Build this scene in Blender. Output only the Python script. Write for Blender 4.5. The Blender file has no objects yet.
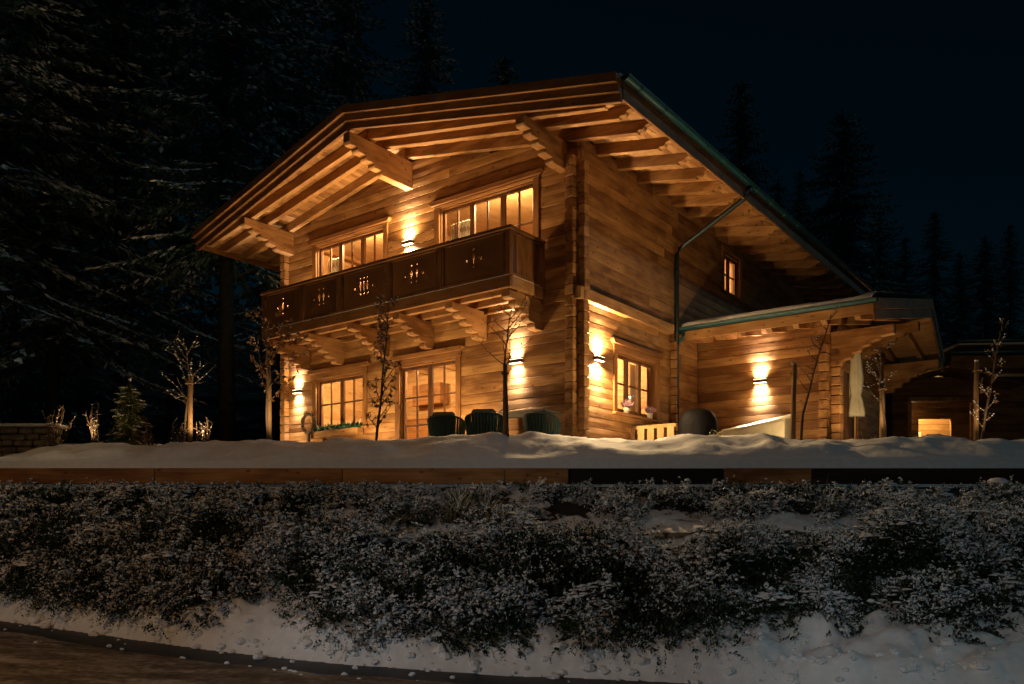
import bpy, math, random
import numpy as np
from mathutils import Vector, Matrix

random.seed(7)
RNG = np.random.default_rng(11)
scene = bpy.context.scene
COL = scene.collection
PI = math.pi
TH = 0.649
CX, CY = 1.22234, 15.4           # front right corner of the chalet
CT, ST = math.cos(TH), math.sin(TH)
F = 3.05                          # floor level of the chalet
TERR = 2.93                       # terrace level


def W(x, y):
    """chalet coordinates (x along the gable, y along the side wall) -> world"""
    return (CX + x * CT + y * ST, CY - x * ST + y * CT)


# ------------------------------------------------------------------ mesh helper
class MB:
    def __init__(s):
        s.v, s.f, s.r, s.m = [], [], [], []

    def add(s, verts, faces, r=None, mi=0):
        n = len(s.v)
        if r is None:
            r = random.random()
        s.v.extend(verts)
        s.r.extend([r] * len(verts))
        for f in faces:
            s.f.append([i + n for i in f])
            s.m.append(mi)

    def hexa(s, p, r=None, mi=0):
        s.add(p, [(0, 3, 2, 1), (4, 5, 6, 7), (0, 1, 5, 4), (1, 2, 6, 5), (2, 3, 7, 6), (3, 0, 4, 7)], r, mi)

    def box(s, x0, x1, y0, y1, z0, z1, r=None, mi=0):
        s.hexa([(x0, y0, z0), (x1, y0, z0), (x1, y1, z0), (x0, y1, z0),
                (x0, y0, z1), (x1, y0, z1), (x1, y1, z1), (x0, y1, z1)], r, mi)

    def prism(s, poly, fn, a, b, r=None, mi=0):
        """poly: list of (p, q); fn(p, q, t) -> xyz; extruded from t=a to t=b"""
        n = len(poly)
        vs = [fn(p, q, a) for p, q in poly] + [fn(p, q, b) for p, q in poly]
        fs = [tuple(range(n))[::-1], tuple(range(n, 2 * n))]
        for i in range(n):
            j = (i + 1) % n
            fs.append((i, j, n + j, n + i))
        s.add(vs, fs, r, mi)

    def tube(s, pts, rad, n=8, r=None, mi=0, cap=True):
        pts = [Vector(p) for p in pts]
        if not hasattr(rad, '__len__'):
            rad = [rad] * len(pts)
        vs, fs = [], []
        up = Vector((0, 0, 1))
        for i, p in enumerate(pts):
            d = (pts[min(i + 1, len(pts) - 1)] - pts[max(i - 1, 0)]).normalized()
            ref = up if abs(d.z) < 0.9 else Vector((1, 0, 0))
            a = d.cross(ref).normalized()
            b = a.cross(d).normalized()
            for k in range(n):
                t = 2 * PI * k / n
                vs.append(tuple(p + (a * math.cos(t) + b * math.sin(t)) * rad[i]))
        for i in range(len(pts) - 1):
            for k in range(n):
                k2 = (k + 1) % n
                fs.append((i * n + k, i * n + k2, (i + 1) * n + k2, (i + 1) * n + k))
        if cap:
            fs.append(tuple(range(n))[::-1])
            fs.append(tuple(range((len(pts) - 1) * n, len(pts) * n)))
        s.add(vs, fs, r, mi)

    def lathe(s, prof, c=(0, 0, 0), n=16, r=None, mi=0):
        vs, fs = [], []
        for (rr, z) in prof:
            for k in range(n):
                t = 2 * PI * k / n
                vs.append((c[0] + rr * math.cos(t), c[1] + rr * math.sin(t), c[2] + z))
        for i in range(len(prof) - 1):
            for k in range(n):
                k2 = (k + 1) % n
                fs.append((i * n + k, i * n + k2, (i + 1) * n + k2, (i + 1) * n + k))
        s.add(vs, fs, r, mi)

    def blob(s, c, rx, ry, rz, n=6, m=4, jit=0.25, r=None, mi=0):
        vs, fs = [], []
        for i in range(m + 1):
            ph = PI * i / m - PI / 2
            for k in range(n):
                t = 2 * PI * k / n + i * 0.4
                q = 1 + random.uniform(-jit, jit)
                vs.append((c[0] + rx * q * math.cos(ph) * math.cos(t), c[1] + ry * q * math.cos(ph) * math.sin(t), c[2] + rz * math.sin(ph)))
        for i in range(m):
            for k in range(n):
                k2 = (k + 1) % n
                fs.append((i * n + k, i * n + k2, (i + 1) * n + k2, (i + 1) * n + k))
        s.add(vs, fs, r, mi)

    def build(s, name, mat, parent=None, smooth=False, bevel=0.0, loc=None):
        me = bpy.data.meshes.new(name)
        me.from_pydata([tuple(p) for p in s.v], [], s.f)
        mats = mat if isinstance(mat, (list, tuple)) else [mat]
        for m in mats:
            me.materials.append(m)
        if len(mats) > 1:
            me.polygons.foreach_set('material_index', s.m)
        at = me.attributes.new('rnd', 'FLOAT', 'POINT')
        at.data.foreach_set('value', s.r)
        if smooth:
            me.polygons.foreach_set('use_smooth', [True] * len(me.polygons))
        me.validate()
        return link(name, me, parent, bevel, loc)


def link(name, me, parent=None, bevel=0.0, loc=None):
    o = bpy.data.objects.new(name, me)
    COL.objects.link(o)
    if parent is not None:
        o.parent = parent
    if loc is not None:
        o.location = loc
    if bevel:
        b = o.modifiers.new('bevel', 'BEVEL')
        b.width = bevel
        b.segments = 1
        b.limit_method = 'ANGLE'
        b.angle_limit = math.radians(50)
    return o


def quads_mesh(name, V, Q, mats, mi, rnd=None, smooth=False, parent=None):
    """numpy: V (n,3), Q (m,4) quads, mi (m,) material index"""
    me = bpy.data.meshes.new(name)
    me.vertices.add(len(V))
    me.vertices.foreach_set('co', np.asarray(V, np.float32).ravel())
    me.loops.add(len(Q) * 4)
    me.loops.foreach_set('vertex_index', np.asarray(Q, np.int32).ravel())
    me.polygons.add(len(Q))
    me.polygons.foreach_set('loop_start', np.arange(0, len(Q) * 4, 4, dtype=np.int32))
    for m in mats:
        me.materials.append(m)
    me.polygons.foreach_set('material_index', np.asarray(mi, np.int32))
    if smooth:
        me.polygons.foreach_set('use_smooth', np.ones(len(Q), bool))
    me.update(calc_edges=True)
    if rnd is not None:
        at = me.attributes.new('rnd', 'FLOAT', 'POINT')
        at.data.foreach_set('value', np.asarray(rnd, np.float32))
    return link(name, me, parent)


def tag(o, label=None, cat=None, group=None, kind=None):
    if label: o['label'] = label
    if cat: o['category'] = cat
    if group: o['group'] = group
    if kind: o['kind'] = kind
    return o


def empty(name, loc=(0, 0, 0), rz=0.0, parent=None):
    o = bpy.data.objects.new(name, None)
    o.empty_display_size = 0.2
    COL.objects.link(o)
    o.location = loc
    o.rotation_euler = (0, 0, rz)
    if parent is not None: o.parent = parent
    return o


def copy_tree(o, parent=None):
    c = o.copy()
    COL.objects.link(c)
    c.parent = parent
    for ch in list(o.children):
        copy_tree(ch, c)
    return c


# ------------------------------------------------------------------ noise
def _h(ix, iy, s):
    n = (ix.astype(np.int64) * 374761393 + iy.astype(np.int64) * 668265263 + s * 974634211) & 0xFFFFFFFF
    n = ((n ^ (n >> 13)) * 1274126177) & 0xFFFFFFFF
    n = n ^ (n >> 16)
    return (n & 0xFFFF) / 65535.0


def vn(x, y, s=0):
    x = np.asarray(x, float); y = np.asarray(y, float)
    ix, iy = np.floor(x), np.floor(y)
    fx, fy = x - ix, y - iy
    fx = fx * fx * (3 - 2 * fx); fy = fy * fy * (3 - 2 * fy)
    a, b = _h(ix, iy, s), _h(ix + 1, iy, s)
    c, d = _h(ix, iy + 1, s), _h(ix + 1, iy + 1, s)
    return (a + (b - a) * fx) * (1 - fy) + (c + (d - c) * fx) * fy - 0.5


def fbm(x, y, s=0, o=4):
    t, a = 0, 1.0
    for i in range(o):
        t = t + a * vn(x * 2 ** i, y * 2 ** i, s + i * 17)
        a *= 0.5
    return t


# ------------------------------------------------------------------ materials
def new_mat(name):
    m = bpy.data.materials.new(name)
    m.use_nodes = True
    nt = m.node_tree
    nt.nodes.clear()
    out = nt.nodes.new('ShaderNodeOutputMaterial')
    b = nt.nodes.new('ShaderNodeBsdfPrincipled')
    nt.links.new(b.outputs[0], out.inputs[0])
    return m, nt, b, out


def node(nt, t, **kw):
    n = nt.nodes.new(t)
    for k, v in kw.items():
        setattr(n, k, v)
    return n


def wood(name, dark, light, axis=0, rough=0.62, grain=1.0, knots=True, vary=0.36):
    m, nt, b, out = new_mat(name)
    L = nt.links.new
    tc = node(nt, 'ShaderNodeTexCoord')
    at = node(nt, 'ShaderNodeAttribute', attribute_name='rnd')
    off = node(nt, 'ShaderNodeVectorMath', operation='SCALE')
    off.inputs[0].default_value = (37.1, 53.3, 71.7)
    L(at.outputs['Fac'], off.inputs['Scale'])
    add = node(nt, 'ShaderNodeVectorMath', operation='ADD')
    L(tc.outputs['Object'], add.inputs[0]); L(off.outputs[0], add.inputs[1])
    mp = node(nt, 'ShaderNodeMapping')
    sc = [30.0, 30.0, 30.0]; sc[axis] = 1.6
    mp.inputs['Scale'].default_value = sc
    L(add.outputs[0], mp.inputs[0])
    n1 = node(nt, 'ShaderNodeTexNoise')
    n1.inputs['Scale'].default_value = 1.0; n1.inputs['Detail'].default_value = 5; n1.inputs['Distortion'].default_value = 0.7
    L(mp.outputs[0], n1.inputs['Vector'])
    mp2 = node(nt, 'ShaderNodeMapping')
    sc2 = [5.0, 5.0, 5.0]; sc2[axis] = 1.6
    mp2.inputs['Scale'].default_value = sc2
    L(add.outputs[0], mp2.inputs[0])
    n2 = node(nt, 'ShaderNodeTexNoise')
    n2.inputs['Scale'].default_value = 1.0; n2.inputs['Detail'].default_value = 3
    L(mp2.outputs[0], n2.inputs['Vector'])
    mx = node(nt, 'ShaderNodeMath', operation='MULTIPLY_ADD')
    L(n1.outputs['Fac'], mx.inputs[0]); mx.inputs[1].default_value = 0.62 * grain
    L(n2.outputs['Fac'], mx.inputs[2])
    a2 = node(nt, 'ShaderNodeMath', operation='MULTIPLY_ADD')
    L(at.outputs['Fac'], a2.inputs[0]); a2.inputs[1].default_value = vary; L(mx.outputs[0], a2.inputs[2])
    rp = node(nt, 'ShaderNodeMapRange')
    rp.inputs['From Min'].default_value = 0.55; rp.inputs['From Max'].default_value = 1.20
    L(a2.outputs[0], rp.inputs['Value'])
    mix = node(nt, 'ShaderNodeMix', data_type='RGBA')
    mix.inputs[6].default_value = (*light, 1); mix.inputs[7].default_value = (*dark, 1)
    L(rp.outputs[0], mix.inputs[0])
    col = mix.outputs[2]
    if knots:
        mp3 = node(nt, 'ShaderNodeMapping')
        sc3 = [6.5, 6.5, 6.5]; sc3[axis] = 3.4
        mp3.inputs['Scale'].default_value = sc3
        L(add.outputs[0], mp3.inputs[0])
        vo = node(nt, 'ShaderNodeTexVoronoi'); vo.inputs['Scale'].default_value = 1.0
        L(mp3.outputs[0], vo.inputs['Vector'])
        kr = node(nt, 'ShaderNodeMapRange')
        kr.inputs['From Min'].default_value = 0.07; kr.inputs['From Max'].default_value = 0.17
        kr.inputs['To Min'].default_value = 0.75; kr.inputs['To Max'].default_value = 0.0
        L(vo.outputs['Distance'], kr.inputs['Value'])
        km = node(nt, 'ShaderNodeMix', data_type='RGBA')
        L(kr.outputs[0], km.inputs[0]); L(col, km.inputs[6])
        km.inputs[7].default_value = (dark[0] * .45, dark[1] * .4, dark[2] * .4, 1)
        col = km.outputs[2]
    L(col, b.inputs['Base Color'])
    b.inputs['Roughness'].default_value = rough
    b.inputs['Specular IOR Level'].default_value = 0.25
    bp = node(nt, 'ShaderNodeBump'); bp.inputs['Strength'].default_value = 0.35; bp.inputs['Distance'].default_value = 0.006
    L(n1.outputs['Fac'], bp.inputs['Height']); L(bp.outputs[0], b.inputs['Normal'])
    return m


def plain(name, col, rough=0.6, metal=0.0, spec=0.3, noise=0.0, nscale=12, bump=0.0):
    m, nt, b, out = new_mat(name)
    L = nt.links.new
    b.inputs['Base Color'].default_value = (*col, 1)
    b.inputs['Roughness'].default_value = rough
    b.inputs['Metallic'].default_value = metal
    b.inputs['Specular IOR Level'].default_value = spec
    if noise or bump:
        tc = node(nt, 'ShaderNodeTexCoord')
        n = node(nt, 'ShaderNodeTexNoise'); n.inputs['Scale'].default_value = nscale; n.inputs['Detail'].default_value = 6
        L(tc.outputs['Object'], n.inputs['Vector'])
        if noise:
            mr = node(nt, 'ShaderNodeMapRange')
            mr.inputs['From Min'].default_value = .3; mr.inputs['From Max'].default_value = .7
            mr.inputs['To Min'].default_value = 1 - noise; mr.inputs['To Max'].default_value = 1 + noise
            L(n.outputs['Fac'], mr.inputs['Value'])
            sc = node(nt, 'ShaderNodeVectorMath', operation='SCALE'); sc.inputs[0].default_value = col
            L(mr.outputs[0], sc.inputs['Scale']); L(sc.outputs[0], b.inputs['Base Color'])
        if bump:
            bp = node(nt, 'ShaderNodeBump'); bp.inputs['Strength'].default_value = bump; bp.inputs['Distance'].default_value = 0.02
            L(n.outputs['Fac'], bp.inputs['Height']); L(bp.outputs[0], b.inputs['Normal'])
    return m


def leafy(name, c0, c1, rough=0.6):
    m, nt, b, out = new_mat(name)
    L = nt.links.new
    at = node(nt, 'ShaderNodeAttribute', attribute_name='rnd')
    mix = node(nt, 'ShaderNodeMix', data_type='RGBA')
    mix.inputs[6].default_value = (*c0, 1); mix.inputs[7].default_value = (*c1, 1)
    L(at.outputs['Fac'], mix.inputs[0]); L(mix.outputs[2], b.inputs['Base Color'])
    b.inputs['Roughness'].default_value = rough
    b.inputs['Specular IOR Level'].default_value = 0.2
    return m


def glass_mat():
    m, nt, b, out = new_mat('window_glass')
    nt.nodes.remove(b)
    L = nt.links.new
    tr = node(nt, 'ShaderNodeBsdfTransparent'); tr.inputs[0].default_value = (.93, .95, .94, 1)
    gl = node(nt, 'ShaderNodeBsdfGlossy'); gl.inputs['Roughness'].default_value = 0.02
    fr = node(nt, 'ShaderNodeFresnel'); fr.inputs[0].default_value = 1.45
    mx = node(nt, 'ShaderNodeMixShader')
    ge = node(nt, 'ShaderNodeNewGeometry')
    iv = node(nt, 'ShaderNodeMath', operation='SUBTRACT'); iv.inputs[0].default_value = 1.0
    L(ge.outputs['Backfacing'], iv.inputs[1])
    ml = node(nt, 'ShaderNodeMath', operation='MULTIPLY')
    L(fr.outputs[0], ml.inputs[0]); L(iv.outputs[0], ml.inputs[1])
    L(ml.outputs[0], mx.inputs[0]); L(tr.outputs[0], mx.inputs[1]); L(gl.outputs[0], mx.inputs[2])
    L(mx.outputs[0], out.inputs[0])
    return m


def emit(name, col, s):
    m, nt, b, out = new_mat(name)
    b.inputs['Base Color'].default_value = (*col, 1)
    b.inputs['Emission Color'].default_value = (*col, 1)
    b.inputs['Emission Strength'].default_value = s
    return m


WD, WLt = (0.15, 0.062, 0.018), (0.49, 0.262, 0.095)
M = {}
for ax, nm in enumerate('xyz'):
    M['larch_' + nm] = wood('larch_boards_' + nm, WD, WLt, ax)
    M['beam_' + nm] = wood('spruce_beams_' + nm, (0.16, 0.066, 0.019), (0.52, 0.278, 0.104), ax, vary=.3)
    M['dark_' + nm] = wood('stained_boards_' + nm, (0.085, 0.033, 0.010), (0.30, 0.13, 0.042), ax, vary=.3)
    M['trim_' + nm] = wood('trim_boards_' + nm, (0.12, 0.047, 0.014), (0.34, 0.155, 0.05), ax, vary=.2)
    M['inner_' + nm] = wood('panelled_boards_' + nm, (0.30, 0.16, 0.06), (0.55, 0.33, 0.15), ax, vary=.35)
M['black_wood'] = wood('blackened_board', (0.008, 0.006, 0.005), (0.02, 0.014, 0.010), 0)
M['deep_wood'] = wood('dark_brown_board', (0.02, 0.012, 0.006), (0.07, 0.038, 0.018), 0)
M['sash'] = wood('window_sashes', (0.07, 0.026, 0.008), (0.19, 0.08, 0.026), 2)
M['glass'] = glass_mat()
M['snow'] = plain('settled_snow', (0.78, 0.79, 0.80), 0.75, spec=0.2, noise=.06, nscale=10, bump=.5)
M['snowbit'] = plain('snow_tufts', (0.75, 0.76, 0.78), 0.8, spec=0.1)
M['gutter'] = plain('gutter_metal', (0.012, 0.065, 0.074), 0.4, metal=.2, spec=.5)
M['pipe'] = plain('downpipe_metal', (0.010, 0.018, 0.020), 0.5, metal=.2, spec=.4)
M['roofing'] = plain('roofing_sheet', (0.035, 0.04, 0.04), 0.6)
M['black'] = plain('black_fabric', (0.005, 0.005, 0.006), 0.7, spec=.15, bump=.6, nscale=7)
M['lamp'] = plain('lamp_bronze', (0.10, 0.06, 0.03), 0.4, metal=.6)
M['bulb'] = emit('lamp_lens', (1.0, .78, .5), 8)
M['globe'] = emit('pendant_globe', (1.0, .72, .4), 3)
M['weave'] = plain('green_wicker', (0.020, 0.050, 0.042), 0.6, noise=.3, nscale=40)
M['cushion'] = plain('grey_cushion', (0.22, 0.2, 0.17), 0.9, noise=.15, nscale=30)
M['cream'] = plain('cream_canvas', (0.60, 0.55, 0.40), 0.85, noise=.08, nscale=8, bump=.2)
M['curtain'] = plain('linen_curtain', (0.62, 0.50, 0.36), 0.9, noise=.1, nscale=6)
M['bark'] = plain('sapling_bark', (0.10, 0.065, 0.04), 0.85, noise=.35, nscale=25, bump=.4)
M['stake'] = wood('round_stake', (0.16, 0.09, 0.04), (0.36, 0.22, 0.10), 2, knots=False)
M['trunk'] = plain('spruce_bark', (0.028, 0.024, 0.018), 0.9, noise=.4, nscale=9, bump=.6)
M['needle'] = leafy('spruce_needles', (0.03, 0.058, 0.042), (0.085, 0.13, 0.10))
M['young_needle'] = leafy('young_spruce_needles', (0.08, 0.11, 0.04), (0.22, 0.24, 0.11))
M['cover_leaf'] = leafy('groundcover_leaves', (0.007, 0.018, 0.006), (0.024, 0.042, 0.014))
M['grass_blade'] = leafy('dry_grass', (0.05, 0.06, 0.022), (0.22, 0.19, 0.09))
M['dryleaf'] = leafy('dry_brown_leaves', (0.12, 0.055, 0.022), (0.28, 0.14, 0.06))
M['greens'] = leafy('cut_fir_sprigs', (0.012, 0.06, 0.03), (0.03, 0.12, 0.06))
M['heather'] = leafy('heather_bloom', (0.10, 0.05, 0.07), (0.25, 0.14, 0.17))
M['pot'] = plain('stone_pot', (0.25, 0.21, 0.16), 0.8, noise=.2)
M['stone'] = plain('wall_stone', (0.23, 0.19, 0.13), 0.9, noise=.35, nscale=6, bump=.6)
M['metal'] = plain('dark_metal', (0.03, 0.035, 0.035), 0.5, metal=.5)
M['asphalt'] = plain('dark_margin', (0.028, 0.03, 0.034), 0.5, noise=.25, nscale=30, bump=.3)  # dark blue-grey tone for the road strip beside the snow bank


def slush_mat():
    m, nt, b, out = new_mat('slushy_road')
    L = nt.links.new
    tc = node(nt, 'ShaderNodeTexCoord')
    mp = node(nt, 'ShaderNodeMapping')
    mp.inputs['Rotation'].default_value = (0, 0, math.radians(14))
    mp.inputs['Scale'].default_value = (0.9, 2.3, 1)
    L(tc.outputs['Object'], mp.inputs[0])
    n = node(nt, 'ShaderNodeTexNoise'); n.inputs['Scale'].default_value = 1.6; n.inputs['Detail'].default_value = 7; n.inputs['Roughness'].default_value = .65
    L(mp.outputs[0], n.inputs['Vector'])
    n2 = node(nt, 'ShaderNodeTexNoise'); n2.inputs['Scale'].default_value = 14; n2.inputs['Detail'].default_value = 5
    L(tc.outputs['Object'], n2.inputs['Vector'])
    ad = node(nt, 'ShaderNodeMath', operation='MULTIPLY_ADD'); ad.inputs[1].default_value = .55
    L(n2.outputs['Fac'], ad.inputs[0]); L(n.outputs['Fac'], ad.inputs[2])
    cr = node(nt, 'ShaderNodeValToRGB')
    cr.color_ramp.elements[0].position = .58; cr.color_ramp.elements[0].color = (0.06, 0.045, 0.03, 1)
    cr.color_ramp.elements[1].position = .95; cr.color_ramp.elements[1].color = (0.42, 0.33, 0.24, 1)
    e = cr.color_ramp.elements.new(.76); e.color = (0.17, 0.12, 0.075, 1)
    L(ad.outputs[0], cr.inputs[0]); L(cr.outputs[0], b.inputs['Base Color'])
    b.inputs['Roughness'].default_value = .55
    bp = node(nt, 'ShaderNodeBump'); bp.inputs['Strength'].default_value = .7; bp.inputs['Distance'].default_value = .03
    L(ad.outputs[0], bp.inputs['Height']); L(bp.outputs[0], b.inputs['Normal'])
    return m


M['slush'] = slush_mat()

# ------------------------------------------------------------------ ground
EX = np.array([-60, -30, -14, -6.8, -3.28, -1.86, .53, 1.8, 4, 8, 12, 60])
EY = np.array([28, 19.5, 13.6, 11.0, 9.45, 9.05, 8.78, 8.45, 7.7, 6.0, 4.2, -18])
DE = 12.5                                     # front of the timber edging


def y_edge(x): return np.interp(x, EX, EY)
def z_road(x): return 0.05 * np.clip(-x, 0, 14) + 0.0 * x


def y_base(x):
    b = np.maximum(y_edge(x) + 0.55 + .30 * np.exp(-((x - .3) / 2.6) ** 2), 9.15 - 0.04 * np.clip(x - 2, 0, 8))
    return np.minimum(b, DE - 0.75)


def ground_z(x, y):
    x = np.asarray(x, float); y = np.asarray(y, float)
    ye = y_edge(x); zr = z_road(x); yb = y_base(x)
    zb = zr + 0.34 + 0.02 * np.clip(x, 0, 10)
    # ploughed snow between road and planting
    t = np.clip((y - ye) / np.maximum(yb - ye, .1), 0, 1)
    lump = 0.20 * np.abs(fbm(x * 1.3, y * 1.5, 3, 3)) + 0.15 * fbm(x * 2.8, y * 3.6, 5, 3) + .22 * np.clip(t - .45, 0, 1) * np.clip(fbm(x * 2.1, y * .8, 8, 2) + .25, 0, 1) + 0.10 * np.abs(fbm(x * 4.5, y * 5, 7, 3)) + 0.06 * fbm(x * 9, y * 10, 6, 2)
    verge = zr + (zb - zr) * t ** 0.8 + (0.09 + lump) * np.clip((y - ye) / .16, 0, 1)
    s = np.clip((y - yb) / np.maximum(12.3 - yb, .1), 0, 1)
    prof = np.interp(s, [0, .12, .42, .64, .98, 1], [0, .12, .57, .71, .985, 1])
    bank = zb + 0.1 * (1 - s) + (2.14 - zb - 0.1 * (1 - s)) * prof + 0.10 * fbm(x * 1.1, y * 1.4, 9, 4) * np.sin(PI * np.clip(s, 0, 1))
    z = np.where(y < ye, zr - 0.06, np.where(y < yb, verge, bank))
    # terrace snow behind the edging
    tt = np.clip((y - DE - .05) / 1.35, 0, 1)
    crest = 2.53 + (TERR + .12 - 2.53) * np.interp(tt, [0, .05, .4, .75, 1], [0, .16, .55, .92, 1.0])
    lipw = .018 * fbm(x * 2.2, y * 0 + 4, 33, 4) + .010 * fbm(x * 14, y * 14, 34, 2)
    heap = lipw * 2 + 0.26 * fbm(x * .85 + 3, y * .8, 21, 3) + 0.07 * np.abs(fbm(x * 1.5, y * 1.3, 27, 3)) + .02 * fbm(x * 6, y * 6, 29, 2)
    fade = np.clip((15.3 - y) / 1.2, 0.12, 1)
    side = np.clip((-3.5 - x) / 5, 0, 1) * 0.30
    terr = np.where(y < 14.0, crest, TERR + .12 - .10 * np.clip((y - 14) / .8, 0, 1)) + heap * np.clip((y - DE) / .5, 0.22, 1) * fade - side * np.clip((y - DE) / .6, 0, 1)
    z = np.where(y > DE - 0.02, terr, z)
    # wooded slope behind
    hill = 0.30 * np.clip(y - 27, 0, 60) + 0.5 * fbm(x * .2, y * .2, 31, 3) * np.clip((y - 25) / 6, 0, 1)
    hill = hill + 0.10 * np.clip(-x - 11, 0, 30) * np.clip((y - 15) / 5, 0, 1)
    z = z + hill
    return z


def grid_mesh(name, xs, ys, zf, mat):
    X, Y = np.meshgrid(xs, ys)
    Z = zf(X, Y)
    V = np.stack([X.ravel(), Y.ravel(), Z.ravel()], 1)
    nx, ny = len(xs), len(ys)
    i = np.arange((ny - 1) * (nx - 1)); r = i // (nx - 1); c = i % (nx - 1)
    a = r * nx + c
    Q = np.stack([a, a + 1, a + nx + 1, a + nx], 1)
    return quads_mesh(name, V, Q, [mat], np.zeros(len(Q)), smooth=True)


xs = np.concatenate([np.linspace(-90, -13, 50)[:-1], np.arange(-13, 13, .07), np.linspace(13, 90, 50)])
ys = np.concatenate([np.linspace(-40, 5, 24)[:-1], np.arange(5, 8, .15), np.arange(8, 12.35, .055),
                     [12.36, 12.42, 12.47, 12.49, 12.52, 12.56, 12.6], np.arange(12.66, 16, .06), np.arange(16, 26.1, .5)])
tag(grid_mesh('ground', xs, ys, ground_z, M['snow']), 'snow covered ground of the bank, terrace and wooded slope', kind='structure')


def floor_mat():
    m, nt, b, out = new_mat('forest_floor')
    tc = node(nt, 'ShaderNodeTexCoord'); n = node(nt, 'ShaderNodeTexNoise'); n.inputs['Scale'].default_value = 1.3; n.inputs['Detail'].default_value = 8
    cr = node(nt, 'ShaderNodeValToRGB'); cr.color_ramp.elements[0].position = .5; cr.color_ramp.elements[0].color = (.018, .016, .012, 1)
    cr.color_ramp.elements[1].position = .72; cr.color_ramp.elements[1].color = (.16, .16, .16, 1)
    nt.links.new(tc.outputs['Object'], n.inputs['Vector']); nt.links.new(n.outputs['Fac'], cr.inputs[0]); nt.links.new(cr.outputs[0], b.inputs['Base Color'])
    b.inputs['Roughness'].default_value = .9
    return m


tag(grid_mesh('wooded_slope', np.linspace(-130, 130, 131), np.linspace(26, 150, 63), ground_z, floor_mat()), 'dark forest floor rising behind the chalet', kind='structure')


def road_z(x, y):
    rut = 0.018 * fbm(x * .5, (y + .25 * x) * 4, 41, 4) + .012 * fbm(x * 4, y * 4, 44, 3)
    return z_road(x) + rut + 0.004


def strip(name, x_list, offs, zf, mat, ofn):
    xs_ = np.asarray(x_list); n = len(offs)
    X = np.repeat(xs_[:, None], n, 1)
    Y = ofn(X, np.asarray(offs)[None, :])
    Z = zf(X, Y)
    V = np.stack([X.ravel(), Y.ravel(), Z.ravel()], 1)
    i = np.arange((len(xs_) - 1) * (n - 1)); r = i // (n - 1); c = i % (n - 1); a = r * n + c
    Q = np.stack([a, a + n, a + n + 1, a + 1], 1)
    return quads_mesh(name, V, Q, [mat], np.zeros(len(Q)), smooth=True)


xl = np.concatenate([np.linspace(-60, -13, 40)[:-1], np.arange(-13, 12, .1), np.linspace(12, 60, 40)])
edge_wob = lambda X: .16 * fbm(X * 1.2, X * 0 + 2, 51, 4)
tag(strip('road', xl, np.concatenate([np.linspace(-12, -4, 12)[:-1], np.linspace(-4, -.80, 60)]), road_z, M['slush'],
          lambda X, o: y_edge(X) + o + edge_wob(X) * np.clip((o + 1.6) / .8, 0, 1)), 'slushy road with brown wheel tracks', kind='structure')
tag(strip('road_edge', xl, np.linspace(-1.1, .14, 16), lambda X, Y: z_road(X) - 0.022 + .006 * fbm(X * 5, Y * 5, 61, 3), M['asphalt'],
          lambda X, o: y_edge(X) + o), 'dark road asphalt along the snow bank', kind='structure')

# loose snow lumps rolled down at the road edge
def lump(mb, c, r):
    n, m = 8, 5; vs = []; fs = []
    ph0 = random.uniform(0, 6)
    for i in range(m + 1):
        a = PI * i / m - PI / 2
        for k in range(n):
            t = 2 * PI * k / n
            q = r * (1 + .5 * float(vn(math.cos(t) * 1.3 + ph0 * 7, math.sin(t) * 1.3 + i * .6 + ph0, 3)) + random.uniform(-.13, .13))
            vs.append((c[0] + 1.3 * q * math.cos(a) * math.cos(t), c[1] + q * math.cos(a) * math.sin(t), c[2] + .75 * q * math.sin(a)))
    for i in range(m):
        for k in range(n):
            k2 = (k + 1) % n; fs.append((i * n + k, i * n + k2, (i + 1) * n + k2, (i + 1) * n + k))
    mb.add(vs, fs)


mb = MB()
for k in range(620):
    x = random.uniform(-9, 6)
    ye = float(y_edge(x))
    y = ye + random.choice([random.gauss(.08, .07), random.uniform(.02, .9), random.gauss(.10, .1), random.gauss(.3, .12)])
    r = random.choice([.012, .016, .02, .02, .028, .035, .05]) * random.uniform(.7, 1.3)
    z = float(ground_z(x, y)) if y > ye else float(z_road(x)) - .015
    lump(mb, (x, y, z + r * .12), r)
for k in range(80):
    x = random.uniform(-9, 5); y = float(y_edge(x)) - random.choice([random.uniform(.05, .9), random.gauss(.85, .1)])
    r = random.uniform(.008, .028)
    lump(mb, (x, y, float(z_road(x)) - .01 + r * .2), r)
tag(mb.build('snow_lumps', M['snow'], smooth=False), 'small crumbled snow lumps lying along the road edge', 'snow', kind='stuff')

# timber edging boards
px = lambda p: (p - 512) / 829 * DE
EDG = [(-260, 158, 'beam_x', 'long weathered timber edging board at the left end of the terrace edge', 0),
       (158, 344, 'beam_x', 'timber edging board below the dark spruce and stake saplings', 0),
       (344, 505, 'beam_x', 'reddish timber edging board below the french door', 0),
       (505, 568, 'beam_x', 'short reddish timber edging board beside the dark gap in the edging', 0),
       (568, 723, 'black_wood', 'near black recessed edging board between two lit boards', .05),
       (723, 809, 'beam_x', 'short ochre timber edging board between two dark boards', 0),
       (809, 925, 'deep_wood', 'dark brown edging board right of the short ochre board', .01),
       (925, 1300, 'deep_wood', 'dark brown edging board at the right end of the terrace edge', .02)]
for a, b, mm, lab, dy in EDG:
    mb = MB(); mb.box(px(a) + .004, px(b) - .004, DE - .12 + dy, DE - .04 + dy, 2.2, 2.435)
    tag(mb.build('edging_board', M[mm], bevel=.006), lab, 'edging board', 'timber edging boards along the terrace')

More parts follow.
